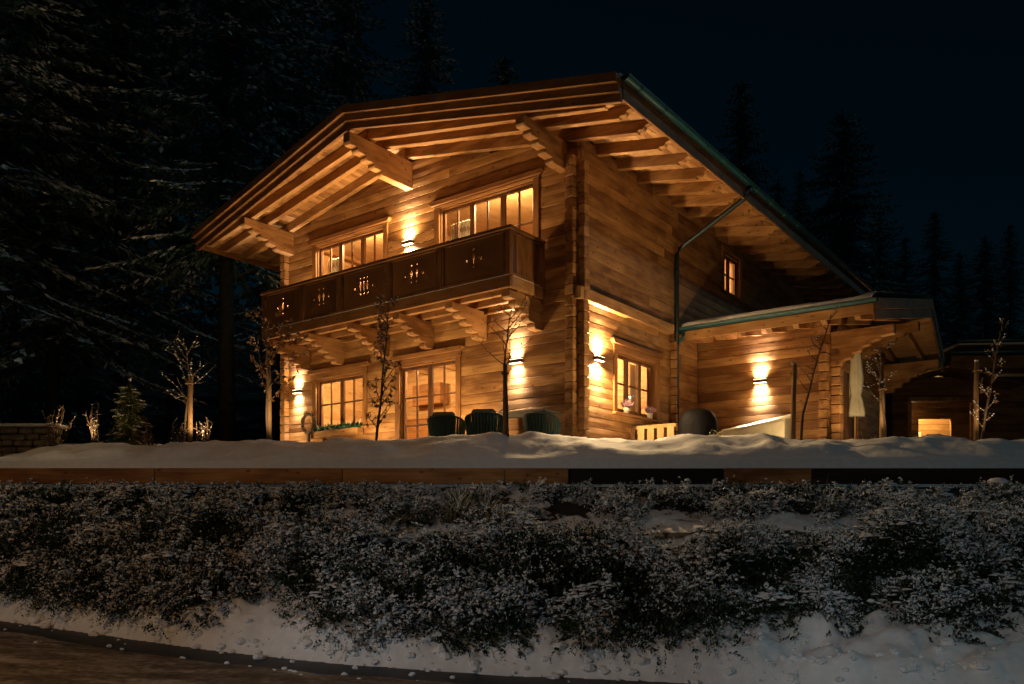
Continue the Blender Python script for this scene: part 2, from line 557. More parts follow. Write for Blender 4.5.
# ------------------------------------------------------------------ planting on the bank
def kites(P, D, N, ln, wd):
    """leaf quads: base P, direction D, side normal N (unit), length, width arrays"""
    S = np.cross(D, N); S /= np.linalg.norm(S, axis=1, keepdims=True) + 1e-9
    n = len(P); V = np.empty((n, 4, 3))
    V[:, 0] = P
    V[:, 1] = P + D * (ln * .55)[:, None] + S * (wd * .5)[:, None]
    V[:, 2] = P + D * ln[:, None]
    V[:, 3] = P + D * (ln * .55)[:, None] - S * (wd * .5)[:, None]
    return V.reshape(-1, 3)


def unit(a): return a / (np.linalg.norm(a, axis=1, keepdims=True) + 1e-9)


BLOB_V = np.array([[0, 0, -.5], [1, 0, -.15], [.3, .95, -.1], [-.8, .6, -.12], [-.8, -.6, -.1], [.3, -.95, -.14],
                   [.62, 0, .42], [.2, .6, .5], [-.5, .38, .4], [-.5, -.38, .45], [.2, -.6, .5], [0, 0, .62]])
BLOB_Q = [(0, 1, 2, 2), (0, 2, 3, 3), (0, 3, 4, 4), (0, 4, 5, 5), (0, 5, 1, 1)]


def snow_pads(P, R):
    """small irregular lumps: 2 rings of 5, all quads"""
    n = len(P); V = np.empty((n, 11, 3))
    V[:] = np.concatenate([BLOB_V[1:], ], 0)[None]
    V += RNG.uniform(-.22, .22, V.shape)
    a = RNG.uniform(0, 2 * PI, n); ca, sa = np.cos(a), np.sin(a)
    x = V[:, :, 0] * ca[:, None] - V[:, :, 1] * sa[:, None]; y = V[:, :, 0] * sa[:, None] + V[:, :, 1] * ca[:, None]
    V[:, :, 0] = x; V[:, :, 1] = y
    V *= R[:, None, :]
    V += P[:, None, :]
    q = []
    for i in range(5):
        j = (i + 1) % 5
        q.append((i, j, 5 + j, 5 + i))
    q += [(5, 6, 7, 10), (7, 8, 9, 10)]
    q = np.array(q)
    Q = (np.arange(n) * 11)[:, None, None] + q[None]
    return V.reshape(-1, 3), Q.reshape(-1, 4)


def cover():
    # mounded shrubs: two belts divided by a snow ledge
    mounds = []
    for k in range(420):
        x = RNG.uniform(-11.5, 10.5)
        yb = float(y_base(x)); row = RNG.random()
        if row < .42: s = RNG.uniform(.68, 1.0)
        else: s = RNG.uniform(-.08, .44) if x > -2.2 else RNG.uniform(-.20, .56)
        
        y = yb + .05 + s * (12.28 - yb)
        r = RNG.uniform(.32, .72) * (0.62 if s > .6 else 1.0)
        mounds.append((x, y, float(ground_z(x, y)) - .14, r, RNG.uniform(.5, .85), RNG.random()))
    allP, allN, allM = [], [], []
    for (x, y, z, r, fl, rv) in mounds:
        n = int(108 * (r / .33) ** 2)
        d = unit(RNG.normal(size=(n, 3))); d[:, 2] = np.abs(d[:, 2]) * 1.0 - .2
        d = unit(d)
        rad = r * RNG.uniform(.66, 1.0, n) * (1 + .55 * vn(d[:, 0] * 2.2 + x * 5, d[:, 1] * 2.2 + d[:, 2] * 2 + y * 5, 71))
        P = np.array([x, y, z]) + d * rad[:, None] * np.array([1, 1, .55 + fl * .6])
        allP.append(P); allN.append(d); allM.append(np.full(n, rv))
    P = np.concatenate(allP); N = np.concatenate(allN); Mv = np.concatenate(allM)
    gz = ground_z(P[:, 0], P[:, 1])
    k = (P[:, 2] > gz - .06) & (P[:, 1] < 12.38) & (P[:, 2] < 2.13)
    P, N, Mv, gz = P[k], N[k], Mv[k], gz[k]
    ns = len(P); K = 7
    D = unit(N * .9 + RNG.normal(size=(ns, 3)) * .6 + np.array([0, -.12, .15]))
    L = RNG.uniform(.10, .24, ns) * (.75 + .5 * Mv)
    side = unit(np.cross(D, RNG.normal(size=(ns, 3))))
    cl = fbm(P[:, 0] * 2.3, P[:, 1] * 2.3 + P[:, 2] * 2.3, 81, 3)
    top = (P[:, 1] > 11.3)
    up = N[:, 2] * .9 - .25 * (N[:, 1] > .2)
    e = up + 1.7 * cl + .20 * top - .18 - .22 * (P[:, 2] < 1.15) * np.clip((P[:, 0] + 1) / 3, 0, 1)
    sprig_snow = .035 + .86 / (1 + np.exp(-10.0 * (e - .34)))
    LV, LR, SP, SR, SV = [], [], [], [], []
    for q in range(K):
        t = (q + .7) / K
        pos = P + D * (L * t)[:, None] + np.array([0, 0, -1.0]) * (L * .38 * t * t)[:, None]
        for sg in (-1, 1):
            dl = unit(D * .7 + side * sg * .9 + RNG.normal(size=(ns, 3)) * .35 + np.array([0, 0, -.25 * t]))
            ln = RNG.uniform(.028, .056, ns) * (1.15 - .5 * t); wd = ln * RNG.uniform(.38, .62, ns)
            nl = unit(np.array([0, -.3, 1.0]) + RNG.normal(size=(ns, 3)) * .55)
            LV.append(kites(pos, dl, nl, ln, wd))
            LR.append(np.clip(Mv * .6 + RNG.random(ns) * .5, 0, 1))
            pk = RNG.random(ns) < sprig_snow * (.45 + .5 * t)
            for dz in (.006, .013):
                SV.append(kites(pos[pk] + nl[pk] * dz - dl[pk] * .004, unit(dl[pk] + RNG.normal(size=(int(pk.sum()), 3)) * .22), unit(nl[pk] + RNG.normal(size=(int(pk.sum()), 3)) * .35), ln[pk] * RNG.uniform(.7, 1.15, int(pk.sum())), wd[pk] * RNG.uniform(.7, 1.2, int(pk.sum()))))
        pk = RNG.random(ns) < np.clip(sprig_snow - .25, 0, 1) * .34
        m = int(pk.sum())
        SP.append(pos[pk] + np.array([0, 0, .008]) + RNG.normal(size=(m, 3)) * .010)
        b = RNG.uniform(.009, .022, m) * (1 + 1.5 * np.clip(sprig_snow[pk] - .5, 0, 1) * RNG.random(m))
        SR.append(np.stack([b * RNG.uniform(.8, 1.5, m), b * RNG.uniform(.8, 1.4, m), b * RNG.uniform(.8, 1.3, m)], 1))
    Vl = np.concatenate(LV); n = len(Vl) // 4; Ql = np.arange(n * 4).reshape(-1, 4)
    SP, SR = list(SP), list(SR)
    for (x, y, z, r, fl, rv) in mounds:
        q = RNG.random()
        if q > (.62 if y > 11.2 else .42): continue
        kk = int(RNG.integers(18, 46)); a = RNG.uniform(0, 2 * PI, kk); rr = np.sqrt(RNG.random(kk)) * r * RNG.uniform(.30, .62)
        cxm, cym = x + RNG.normal() * r * .25, y - r * RNG.uniform(0, .45)
        X = cxm + rr * np.cos(a) * 1.5; Y = cym + rr * np.sin(a) * .8
        d2 = np.clip(1 - ((X - x) ** 2 + (Y - y) ** 2) / (r * r), .05, 1)
        Z = np.maximum(z + np.sqrt(d2) * r * (.55 + fl * .6) * .90, ground_z(X, Y) + .02)
        ok = (Z < 2.15) & (Y < 12.36)
        SP.append(np.stack([X, Y, Z], 1)[ok]); b = RNG.uniform(.022, .050, kk)[ok]
        SR.append(np.stack([b * RNG.uniform(1, 1.6, len(b)), b * RNG.uniform(.8, 1.3, len(b)), b * RNG.uniform(.5, .8, len(b))], 1))
    Pp = np.concatenate(SP); m = len(Pp)
    Vs, Qs = snow_pads(Pp, np.concatenate(SR))
    Vk = np.concatenate(SV); Qk = np.arange(len(Vk)).reshape(-1, 4)
    Vs = np.concatenate([Vs, Vk]); Qs = np.concatenate([Qs, Qk + len(Vs) - len(Vk)])
    V = np.concatenate([Vl, Vs]); Q = np.concatenate([Ql, Qs + len(Vl)])
    MI = np.concatenate([np.zeros(len(Ql)), np.ones(len(Qs))])
    rn = np.concatenate([np.repeat(np.concatenate(LR), 4), np.zeros(len(Vs))])
    print('cover leaves', n, 'pads', m)
    o = quads_mesh('groundcover_shrubs', V, Q, [M['cover_leaf'], M['snowbit']], MI, rn)
    tag(o, 'low dark evergreen ground cover dusted with snow on the roadside bank', 'ground cover', kind='stuff')


cover()


def bed_mat():
    m, nt, b, out = new_mat('planting_soil')
    tc = node(nt, 'ShaderNodeTexCoord'); n = node(nt, 'ShaderNodeTexNoise'); n.inputs['Scale'].default_value = 2.1; n.inputs['Detail'].default_value = 7
    cr = node(nt, 'ShaderNodeValToRGB'); cr.color_ramp.elements[0].position = .47; cr.color_ramp.elements[0].color = (.016, .015, .012, 1)
    cr.color_ramp.elements[1].position = .53; cr.color_ramp.elements[1].color = (.74, .74, .75, 1)
    nt.links.new(tc.outputs['Object'], n.inputs['Vector']); nt.links.new(n.outputs['Fac'], cr.inputs[0]); nt.links.new(cr.outputs[0], b.inputs['Base Color'])
    b.inputs['Roughness'].default_value = .9
    return m


xb = np.arange(-12.5, 11.5, .08)
BED = bed_mat()
for offs_, lab_ in ((np.linspace(.05, .47, 14), 'lower'), (np.linspace(.66, .985, 12), 'upper')):
  tag(strip('planting_bed', xb, offs_, lambda X, Y: ground_z(X, Y) + .012, BED,
          lambda X, o: y_base(X) + (o + .06 * fbm(X * 2.5, o * 3, 91, 4) * (o < .9)) * (12.36 - y_base(X))), 'dark soil of the %s planted belt of the bank with patches of snow' % lab_, kind='structure')


def grass_tuft(x, y, n, ln, lab, arch=.8):
    z = float(ground_z(x, y))
    V = []; rn = []; mi = []
    Q = []
    for k in range(n):
        a = random.uniform(0, 2 * PI); L = ln * random.uniform(.45, .9); w = random.uniform(.006, .012)
        lean = random.uniform(.35, 1.0) * arch
        p = Vector((random.gauss(0, .06), random.gauss(0, .05), 0)); d = Vector((math.cos(a) * lean, math.sin(a) * lean - .45, 1)).normalized()
        sd = Vector((-math.sin(a), math.cos(a), 0)) * w
        rv = random.random(); seg = 6; base = len(V)
        snowy = random.random() < .34
        for i in range(seg + 1):
            f = 1 - i / seg * .85
            V += [tuple(p - sd * f), tuple(p + sd * f)]; rn += [rv, rv]
            p = p + d * (L / seg); d = (d + Vector((0, 0, -.30 * arch))).normalized()
        for i in range(seg):
            b = base + i * 2; Q.append((b, b + 1, b + 3, b + 2)); mi.append(1 if (snowy and 1 < i < 5) else 0)
    o = quads_mesh('grass_tuft', np.array(V), np.array(Q), [M['grass_blade'], M['snowbit']], mi, rn)
    o.location = (x, y, z)
    tag(o, lab, 'grass', 'arching grass tufts in the planting')


grass_tuft(-.75, 11.35, 420, .75, 'widest arching grass tuft at the top of the bank, below the french door', .9)
grass_tuft(-.35, 11.4, 380, .62, 'arching grass tuft below the reddish edging board joint', .9)
grass_tuft(-1.35, 11.35, 300, .6, 'arching grass tuft at the left of the cluster on the bank top', .9)
grass_tuft(4.35, 11.55, 320, .58, 'drooping grass tuft below the dark edging board right of the ochre one', 1.1)
grass_tuft(3.75, 9.75, 300, .55, 'drooping grass tuft low on the bank near the right heap of snow', 1.2)


# ------------------------------------------------------------------ the chalet
house = empty('chalet', (CX, CY, 0), -TH)
tag(house, 'large two storey timber chalet with lit windows and a balcony', 'chalet')
GW = 8.66                      # gable width
XR = -GW / 2                   # ridge
def zr(x): return 9.94 - 0.188 * abs(x - XR)
DB = 13.0                      # depth of the house


def log_courses(mb, frame, a0, a1, z0, z1, openings, t=.2, h=.2, lim=None, cham=.010):
    """frame(a, d, z): a along the wall, d outwards; openings (a0,a1,z0,z1)"""
    n = int(round((z1 - z0) / h))
    for i in range(n):
        za, zb = z0 + i * h, z0 + (i + 1) * h
        lo, hi = a0, a1
        if lim:
            l = lim(zb)
            if l is None: continue
            lo, hi = max(lo, l[0]), min(hi, l[1])
            if hi - lo < .05: continue
        iv = [(lo, hi)]
        for (oa, ob, oz0, oz1) in openings:
            if oz0 < zb - .02 and oz1 > za + .02:
                nv = []
                for (p, q) in iv:
                    if ob <= p or oa >= q: nv.append((p, q)); continue
                    if oa - p > .01: nv.append((p, oa))
                    if q - ob > .01: nv.append((ob, q))
                iv = nv
        for (p, q) in iv:
            cuts = [p]
            while q - cuts[-1] > 5.2: cuts.append(cuts[-1] + random.uniform(2.4, 4.6))
            cuts.append(q)
            pb = random.uniform(-.003, .003)
            for c0, c1 in zip(cuts[:-1], cuts[1:]):
                prof = [(-t, za), (-.03, za), (-.03, za + .003), (-cham * .6, za + .003), (pb, za + cham), (pb + .003, (za + zb) / 2), (pb, zb - cham), (-cham * .6, zb - .003), (-.03, zb - .003), (-.03, zb), (-t, zb)]
                mb.prism(prof, lambda d, z, a: frame(a, d, z), c0, c1)


fg = lambda a, d, z: (a, -d, z)                 # gable wall, plane y=0
fs = lambda a, d, z: (d, a, z)                  # side wall, plane x=0
fw = lambda a, d, z: (-GW - d, a, z)            # far side wall
fb = lambda a, d, z: (a, DB + d, z)             # rear wall

DOOR = (-4.62, -2.98, 3.05, 5.05)
WINL = (-7.42, -5.78, 3.85, 5.05)
UPL = (-7.42, -5.12, 6.05, 8.25)
UPR = (-3.45, -1.0, 6.05, 8.25)
SWIN = (1.42, 3.10, 3.85, 5.05)
SUP = (6.75, 7.75, 7.45, 8.45)
glim = lambda z: (XR - (9.94 - .27 - z) / .188, XR + (9.94 - .27 - z) / .188) if z < 9.6 else None

mb = MB()
log_courses(mb, fg, -GW, 0, F - .4, 9.65, [DOOR, WINL, UPL, UPR], lim=glim)
# triangular infill behind the top courses
mb.prism([(-GW, 8.6), (0, 8.6), (0, zr(0) - .25), (XR, zr(XR) - .25), (-GW, zr(-GW) - .25)], lambda p, q, t: (p, t, q), .03, .19)
mb.build('gable_wall', M['larch_x'], house)
mb = MB(); log_courses(mb, fs, .2, DB, F - .4, 8.85, [SWIN, SUP]); mb.build('side_wall', M['larch_y'], house)
mb = MB(); log_courses(mb, fw, .2, DB, F - .4, 8.85, []); mb.build('side_wall', M['larch_y'], house)
mb = MB(); log_courses(mb, fb, -GW, 0, F - .4, 9.65, [], lim=glim); mb.build('rear_wall', M['larch_x'], house)

# crossed log ends at the corners
def corner_logs(x, y, sx, sy, ztop, mats=('beam_y', 'beam_x')):
    a, b = MB(), MB()
    n = int((ztop - F + .4) / .2)
    for i in range(n):
        za = F - .4 + i * .2
        ex = .135 + random.uniform(-.010, .010); c = .012
        w = .17
        # end of side wall log, sticking out of the gable (direction sy)
        y0, y1 = sorted((y, y + sy * ex)); x0, x1 = sorted((x - sx * .2, x - sx * .02))
        a.box(x0, x1, y0, y1, za + c, za + .2 - c)
        a.box(x0 + .015, x1 - .015, y0 + .015, y1 - .015, za, za + .2)
        ex = .135 + random.uniform(-.010, .010)
        x0, x1 = sorted((x, x + sx * ex)); y0, y1 = sorted((y - sy * .02, y - sy * .2))
        b.box(x0, x1, y0, y1, za - .1 + c, za + .1 - c)
        b.box(x0 + .015, x1 - .015, y0 + .015, y1 - .015, za - .1, za + .1)
    a.build('corner_logs', M[mats[0]], house, bevel=.008)
    b.build('corner_logs', M[mats[1]], house, bevel=.008)


corner_logs(0, 0, 1, -1, 8.6)
corner_logs(-GW, 0, -1, -1, 8.6)
mb = MB()
for i in range(13):
    za = F + i * .2
    mb.box(0, .14 + random.uniform(-.01, .01), 3.80, 3.97, za + .01, za + .19)
mb.build('corner_logs', M['beam_x'], house, bevel=.01)

# belt board between storeys (gable end stub and side wall)
mb = MB()
mb.box(-.72, .0, -.10, -.004, 5.77, 5.99)
mb.build('belt_board', M['beam_x'], house, bevel=.008)
mb = MB()
mb.prism([(-.10, 5.77), (3.62, 5.77), (3.70, 5.80), (3.74, 5.86), (3.74, 5.99), (-.10, 5.99)], lambda p, q, t: (t, p, q), .004, .13)
mb.build('belt_board', M['beam_y'], house, bevel=.008)

# ---- roof
YE, YR, YB = -1.30, -1.72, 13.95        # front verge at eaves / at ridge, rear verge
XE0, XE1 = -GW - 1.667, 1.667
def yv(x): return YE + (YR - YE) * (1 - abs(x - XR) / (XE1 - XR))


roof = MB()
for x0, x1 in ((XE0, XR), (XR, XE1)):
    P = []
    for dz in (-.19, 0):
        for (x, y) in ((x0, yv(x0)), (x1, yv(x1)), (x1, YB), (x0, YB)):
            P.append((x, y, zr(x) + dz))
    roof.hexa(P)
roofo = roof.build('roof', M['roofing'], house)
snw = MB()
for x0, x1 in ((XE0 + .06, XR), (XR, XE1 - .06)):
    P = []
    for dz in (.004, .13):
        for (x, y) in ((x0, yv(x0) + .1), (x1, yv(x1) + .1), (x1, YB - .1), (x0, YB - .1)):
            P.append((x, y, zr(x) + dz))
    snw.hexa(P)
snw.build('snow_cover', M['snow'], roofo, bevel=.04)

sof = MB()
nb = 42
for side, (x0, x1) in enumerate(((XE0 + .03, XR), (XR, XE1 - .03))):
    for i in range(nb):
        a = x0 + (x1 - x0) * i / nb; b = x0 + (x1 - x0) * (i + 1) / nb - .006
        P = []
        for dz in (-.225, -.195):
            for (x, y) in ((a, yv(a) + .03), (b, yv(b) + .03), (b, YB - .03), (a, YB - .03)):
                P.append((x, y, zr(x) + dz))
        sof.hexa(P)
sof.build('soffit', M['beam_y'], roofo)

# three stepped verge boards on each slope, front and rear
for x0, x1 in ((XE0, XR), (XR, XE1)):
    for k, (za, zb, dy) in enumerate(((-.16, .005, -.19), (-.29, -.152, -.115), (-.425, -.292, -.04))):
        mb = MB(); P = []
        for z in (za, zb):
            P += [(x0, yv(x0) + dy, zr(x0) + z), (x1, yv(x1) + dy, zr(x1) + z), (x1, yv(x1) + .03, zr(x1) + z), (x0, yv(x0) + .03, zr(x0) + z)]
        mb.hexa(P); mb.build('verge_board', M['trim_x'], roofo, bevel=.006)
    mb = MB(); P = []
    for z in (-.425, .03):
        P += [(x0, YB - .02, zr(x0) + z), (x1, YB - .02, zr(x1) + z), (x1, YB + .03, zr(x1) + z), (x0, YB + .03, zr(x0) + z)]
    mb.hexa(P); mb.build('verge_board', M['trim_x'], roofo)
# eaves boards and gutters
for s, x in ((1, XE1), (-1, XE0)):
    mb = MB(); mb.box(x - .03, x + .012, YE + .035, YB - .03, zr(x) - .36, zr(x) - .05)
    mb.build('eaves_board', M['trim_y'], roofo, bevel=.005)
    gx = x + s * .095
    prof = []
    for k in range(13):
        t = PI + PI * k / 12
        prof.append((math.cos(t) * .072, math.sin(t) * .072))
    prof += [(.080, .005), (.070, .016)]
    for k in range(12, -1, -1):
        t = PI + PI * k / 12
        prof.append((math.cos(t) * .065, math.sin(t) * .065))
    mb = MB(); mb.prism(prof, lambda p, q, t: (gx + p, t, zr(x) - .03 + q), YE - .05, YB)
    # end cap and brackets
    mb.prism([(math.cos(PI + PI * k / 12) * .083, math.sin(PI + PI * k / 12) * .083) for k in range(13)], lambda p, q, t: (gx + p, t, zr(x) - .03 + q), YE - .06, YE - .045)
    for k in range(18):
        y = YE + .4 + k * .86
        pr = [(math.cos(PI + PI * j / 12) * .09, math.sin(PI + PI * j / 12) * .09) for j in range(13)]
        mb.tube([(gx + p, y, zr(x) - .03 + q) for p, q in pr], .008, 5)
    mb.build('gutter', M['gutter'], roofo, smooth=False)

# rafters with carved tails
def tail_profile(sgn):
    """(x, dz) polygon of one rafter from ridge to tail"""
    T, B = -.228, -.44
    e = XE1 - .10 if sgn > 0 else XE0 + .10
    d = lambda s: e - sgn * s
    pts = [(XR + sgn * .002, T), (d(0), T), (d(0), T - .05), (d(.03), T - .075), (d(.075), T - .085), (d(.11), T - .105),
           (d(.125), T - .14), (d(.15), T - .165), (d(.20), T - .165), (d(.24), T - .178), (d(.255), B), (XR + sgn * .002, B)]
    return [(x, zr(x) + z) for x, z in pts]


RAFT = [-1.18, -.72] + [-.085 + .8 * k for k in range(18)]
for y in RAFT:
    for sg in (1, -1):
        mb = MB(); mb.prism(tail_profile(sg), lambda p, q, t: (p, t, q), y - .06, y + .06)
        mb.build('rafter', M['beam_x'], roofo, bevel=.006)

# purlins with stepped consoles
def console_profile(y_front, top, h_front, steps, run, drop, y_wall=0.0):
    """(y, z) polygon; underside steps down towards the wall in rounded noses"""
    pts = [(y_wall, top), (y_front, top), (y_front, top - h_front * .8), (y_front + .03, top - h_front)]
    y = y_front + .22; z = top - h_front
    pts.append((y, z))
    for k in range(steps):
        zn = z - drop
        pts += [(y - .012, z - drop * .3), (y - .004, z - drop * .7), (y + .03, zn)]
        y += run; z = zn
        pts.append((min(y, y_wall - .02), z))
    pts.append((y_wall, z))
    return pts


for x, yf, hf in ((-.31, -1.40, .19), (XR, -1.80, .24), (-GW + .31, -1.42, .19)):
    top = zr(x) - .445 - (.0 if x != XR else .06)
    pr = console_profile(yf, top, hf, 4, .23, .085)
    mb = MB(); mb.prism(pr, lambda p, q, t: (t, p, q), x - .095, x + .095)
    mb.box(x - .095, x + .095, .22, DB + 1.0, top - .2, top)
    mb.build('purlin', M['beam_y'], house, bevel=.008)

# downpipe
gx = XE1 + .10
zt = zr(XE1) - .10
mb = MB()
pts = [(gx, 3.93, zt), (gx, 3.93, zt - .12), (gx - .05, 3.92, zt - .20), (gx - .14, 3.915, zt - .25), (.30, 3.90, 7.78), (.17, 3.90, 7.70), (.115, 3.90, 7.60), (.11, 3.90, 7.45), (.11, 3.90, 3.0)]
mb.tube(pts, .052, 12)
for z in (7.2, 5.6, 4.2):
    mb.tube([(.11, 3.9, z - .025), (.11, 3.9, z + .025)], .062, 12)
mb.build('downpipe', M['pipe'], house, smooth=True)


# ---- windows
def window(parent, frame, a0, a1, z0, z1, leaves, cols, rows, name='window', sill=True, crown=True, mat='trim', horn=True, casing=.13, hb=.11):
    ax = {fg: 'x', fs: 'y'}.get(frame, 'x')
    mh = M[mat + '_' + ax]; mv = M[mat + '_z']
    def bx(mb, A0, A1, D0, D1, Z0, Z1):
        P = [frame(a, d, z) for z in (Z0, Z1) for a, d in ((A0, D0), (A1, D0), (A1, D1), (A0, D1))]
        mb.hexa(P)
    win = empty(name, parent=parent)
    for A0, A1, R0, R1 in ((a0 - casing, a0 + .005, a0 + .002, a0 + .03), (a1 - .005, a1 + casing, a1 - .03, a1 - .002)):
        mb = MB(); bx(mb, A0, A1, -.02, .032, z0 - .02, z1 + .02); bx(mb, R0, R1, -.2, -.0195, z0 + .003, z1 - .003)
        mb.build('jamb', mv, win, bevel=.005)
    mb = MB()
    bx(mb, a0 + .032, a1 - .032, -.2, -.024, z1 - .03, z1 - .002)
    bx(mb, a0 - casing - .02, a1 + casing + .02, -.018, .038, z1 + .022, z1 + .02 + hb)
    mb.build('head_board', mh, win, bevel=.005)
    if crown:
        e = .10
        zc = z1 + hb + .022
        pr = [(a0 - casing - e, zc + .10), (a0 - casing - e - .02, zc + .06), (a0 - casing - e + .025, zc + .025), (a0 - casing - e + .04, zc),
              (a1 + casing + e - .04, zc), (a1 + casing + e - .025, zc + .025), (a1 + casing + e + .02, zc + .06), (a1 + casing + e, zc + .10)]
        mb = MB(); mb.prism(pr, lambda p, q, t: frame(p, t, q), -.01, .085)
        mb.build('crown_board', mh, win, bevel=.008)
    if sill:
        mb = MB(); bx(mb, a0 - casing - .05, a1 + casing + .05, -.018, .10, z0 - .075, z0 - .022)
        mb.build('sill', mh, win, bevel=.006)
    fw_ = .055; dd0, dd1 = -.135, -.075
    lw = (a1 - a0 - .064) / leaves
    for i in range(leaves):
        l0 = a0 + .032 + i * lw + .003; l1 = l0 + lw - .006
        mb = MB()
        zb0, zb1 = z0 + .01, z1 - .035
        bx(mb, l0, l0 + fw_, dd0, dd1, zb0, zb1); bx(mb, l1 - fw_, l1, dd0, dd1, zb0, zb1)
        bx(mb, l0 + fw_, l1 - fw_, dd0, dd1 - .002, zb0, zb0 + fw_ + .02); bx(mb, l0 + fw_, l1 - fw_, dd0, dd1 - .002, zb1 - fw_, zb1)
        g0, g1, h0, h1 = l0 + fw_, l1 - fw_, zb0 + fw_ + .02, zb1 - fw_
        for c in range(1, cols):
            a = g0 + (g1 - g0) * c / cols; bx(mb, a - .019, a + .019, dd0 + .012, dd1 - .012, h0, h1)
        for r_ in range(1, rows):
            z = h0 + (h1 - h0) * r_ / rows; bx(mb, g0, g1, dd0 + .016, dd1 - .016, z - .018, z + .018)
        mb.build('sash', M['sash'], win, bevel=.003)
        mb = MB(); bx(mb, g0 - .004, g1 + .004, -.109, -.105, h0 - .004, h1 + .004)
        mb.build('pane', M['glass'], win)
    return win


window(house, fg, *DOOR, 2, 2, 3, name='french_door', sill=False)
window(house, fg, *WINL, 2, 2, 2)
window(house, fg, *UPL, 3, 2, 3, name='french_door', sill=False, hb=.03)
window(house, fg, *UPR, 3, 2, 3, name='french_door', sill=False, hb=.03)
window(house, fs, *SWIN, 3, 1, 2)
window(house, fs, *SUP, 2, 1, 2, crown=False, mat='beam')

# ---- balcony
balc = empty('balcony', parent=house)
BX0, BX1, BY = -7.97, -.70, -1.14
mb = MB()
for i in range(8):
    y0 = BY + .03 + i * .137
    mb.box(BX0 + .02, BX1 - .02, y0, y0 + .13, 6.02, 6.055)
mb.build('deck', M['beam_x'], balc)
mb = MB(); mb.box(BX0, BX1, BY - .02, BY + .05, 5.875, 6.09); mb.build('edge_beam', M['trim_x'], balc, bevel=.008)
mb = MB(); mb.box(BX1 - .068, BX1 - .002, BY + .052, -.105, 5.875, 6.09); mb.build('edge_beam', M['beam_y'], balc, bevel=.008)
mb = MB(); mb.box(BX0 + .002, BX0 + .068, BY + .052, -.105, 5.875, 6.09); mb.build('edge_beam', M['beam_y'], balc, bevel=.008)
for y in (-.80, -.34):
    mb = MB(); mb.box(BX0 + .07, BX1 - .07, y - .05, y + .05, 5.862, 6.018); mb.build('joist', M['beam_x'], balc, bevel=.008)
mb = MB(); mb.box(BX0 + .07, BX1 - .07, -.10, -.004, 5.80, 6.0); mb.build('ledger', M['beam_x'], balc, bevel=.008)
for xr_ in (-7.66, -6.41, -4.96, -3.59, -2.17, -.79):
    pr = console_profile(-1.06, 5.862, .14, 4, .19, .105)
    mb = MB(); mb.prism(pr, lambda p, q, t: (t, p, q), xr_ - .19, xr_)
    mb.build('console', M['beam_y'], balc, bevel=.008)
# snow lying on the deck edge
mb = MB()
x = BX0 + .02
while x < BX1 - .15:
    w = random.uniform(.12, .5)
    mb.box(x, min(x + w, BX1 - .02), BY - .018, BY + .022, 6.093, 6.093 + random.uniform(.012, .04)); x += w + random.choice([0, 0, .02, .06])
mb.box(BX1 - .05, BX1 - .01, BY + .1, -.2, 6.093, 6.11)
mb.build('snow_strip', M['snow'], balc, bevel=.01)
mb = MB(); mb.box(BX0 - .03, BX1 + .03, BY - .05, BY + .10, 6.915, 6.985)
mb.build('handrail', M['dark_x'], balc, bevel=.012)
for xx in (BX1 - .035, BX0 + .035):
    mb = MB(); mb.box(xx - .06, xx + .06, BY + .105, -.06, 6.92, 6.98); mb.build('handrail', M['dark_y'], balc, bevel=.01)
POSTS = [BX0 + .05, -6.51, -5.27, -3.81, -2.40, BX1 - .05]
for x in POSTS:
    mb = MB(); mb.box(x - .05, x + .05, BY - .028, BY + .07, 6.1, 6.913); mb.build('post', M['dark_z'], balc, bevel=.006)
for x in (BX0 + .045, BX1 - .045):
    mb = MB(); mb.box(x - .045, x + .045, -.14, -.06, 6.0, 6.918); mb.build('post', M['dark_z'], balc, bevel=.006)


def pierced(name, w, h, holes, th, mat):
    cu = bpy.data.curves.new(name, 'CURVE'); cu.dimensions = '2D'; cu.fill_mode = 'BOTH'; cu.extrude = th / 2
    def sp(pts):
        s = cu.splines.new('POLY'); s.points.add(len(pts) - 1)
        for i, (x, y) in enumerate(pts): s.points[i].co = (x, y, 0, 1)
        s.use_cyclic_u = True
    sp([(0, 0), (w, 0), (w, h), (0, h)])
    for hpts in holes: sp(hpts)
    tmp = bpy.data.objects.new('tmp', cu); COL.objects.link(tmp)
    dg = bpy.context.evaluated_depsgraph_get()
    me = bpy.data.meshes.new_from_object(tmp.evaluated_get(dg), depsgraph=dg)
    bpy.data.objects.remove(tmp)
    me.materials.clear(); me.materials.append(mat)
    at = me.attributes.new('rnd', 'FLOAT', 'POINT')
    at.data.foreach_set('value', [math.floor(v.co.x / .14) * .37 % 1 for v in me.vertices])
    me.name = name
    return me


def oval(cx, cy, rx, ry, n=10): return [(cx + rx * math.cos(2 * PI * k / n), cy + ry * math.sin(2 * PI * k / n)) for k in range(n)]
def slot(cx, cy, hh, w):
    return [(cx, cy - hh), (cx + w * .45, cy - hh * .45), (cx + w, cy), (cx + w * .45, cy + hh * .45), (cx, cy + hh), (cx - w * .45, cy + hh * .45), (cx - w, cy), (cx - w * .45, cy - hh * .45)]


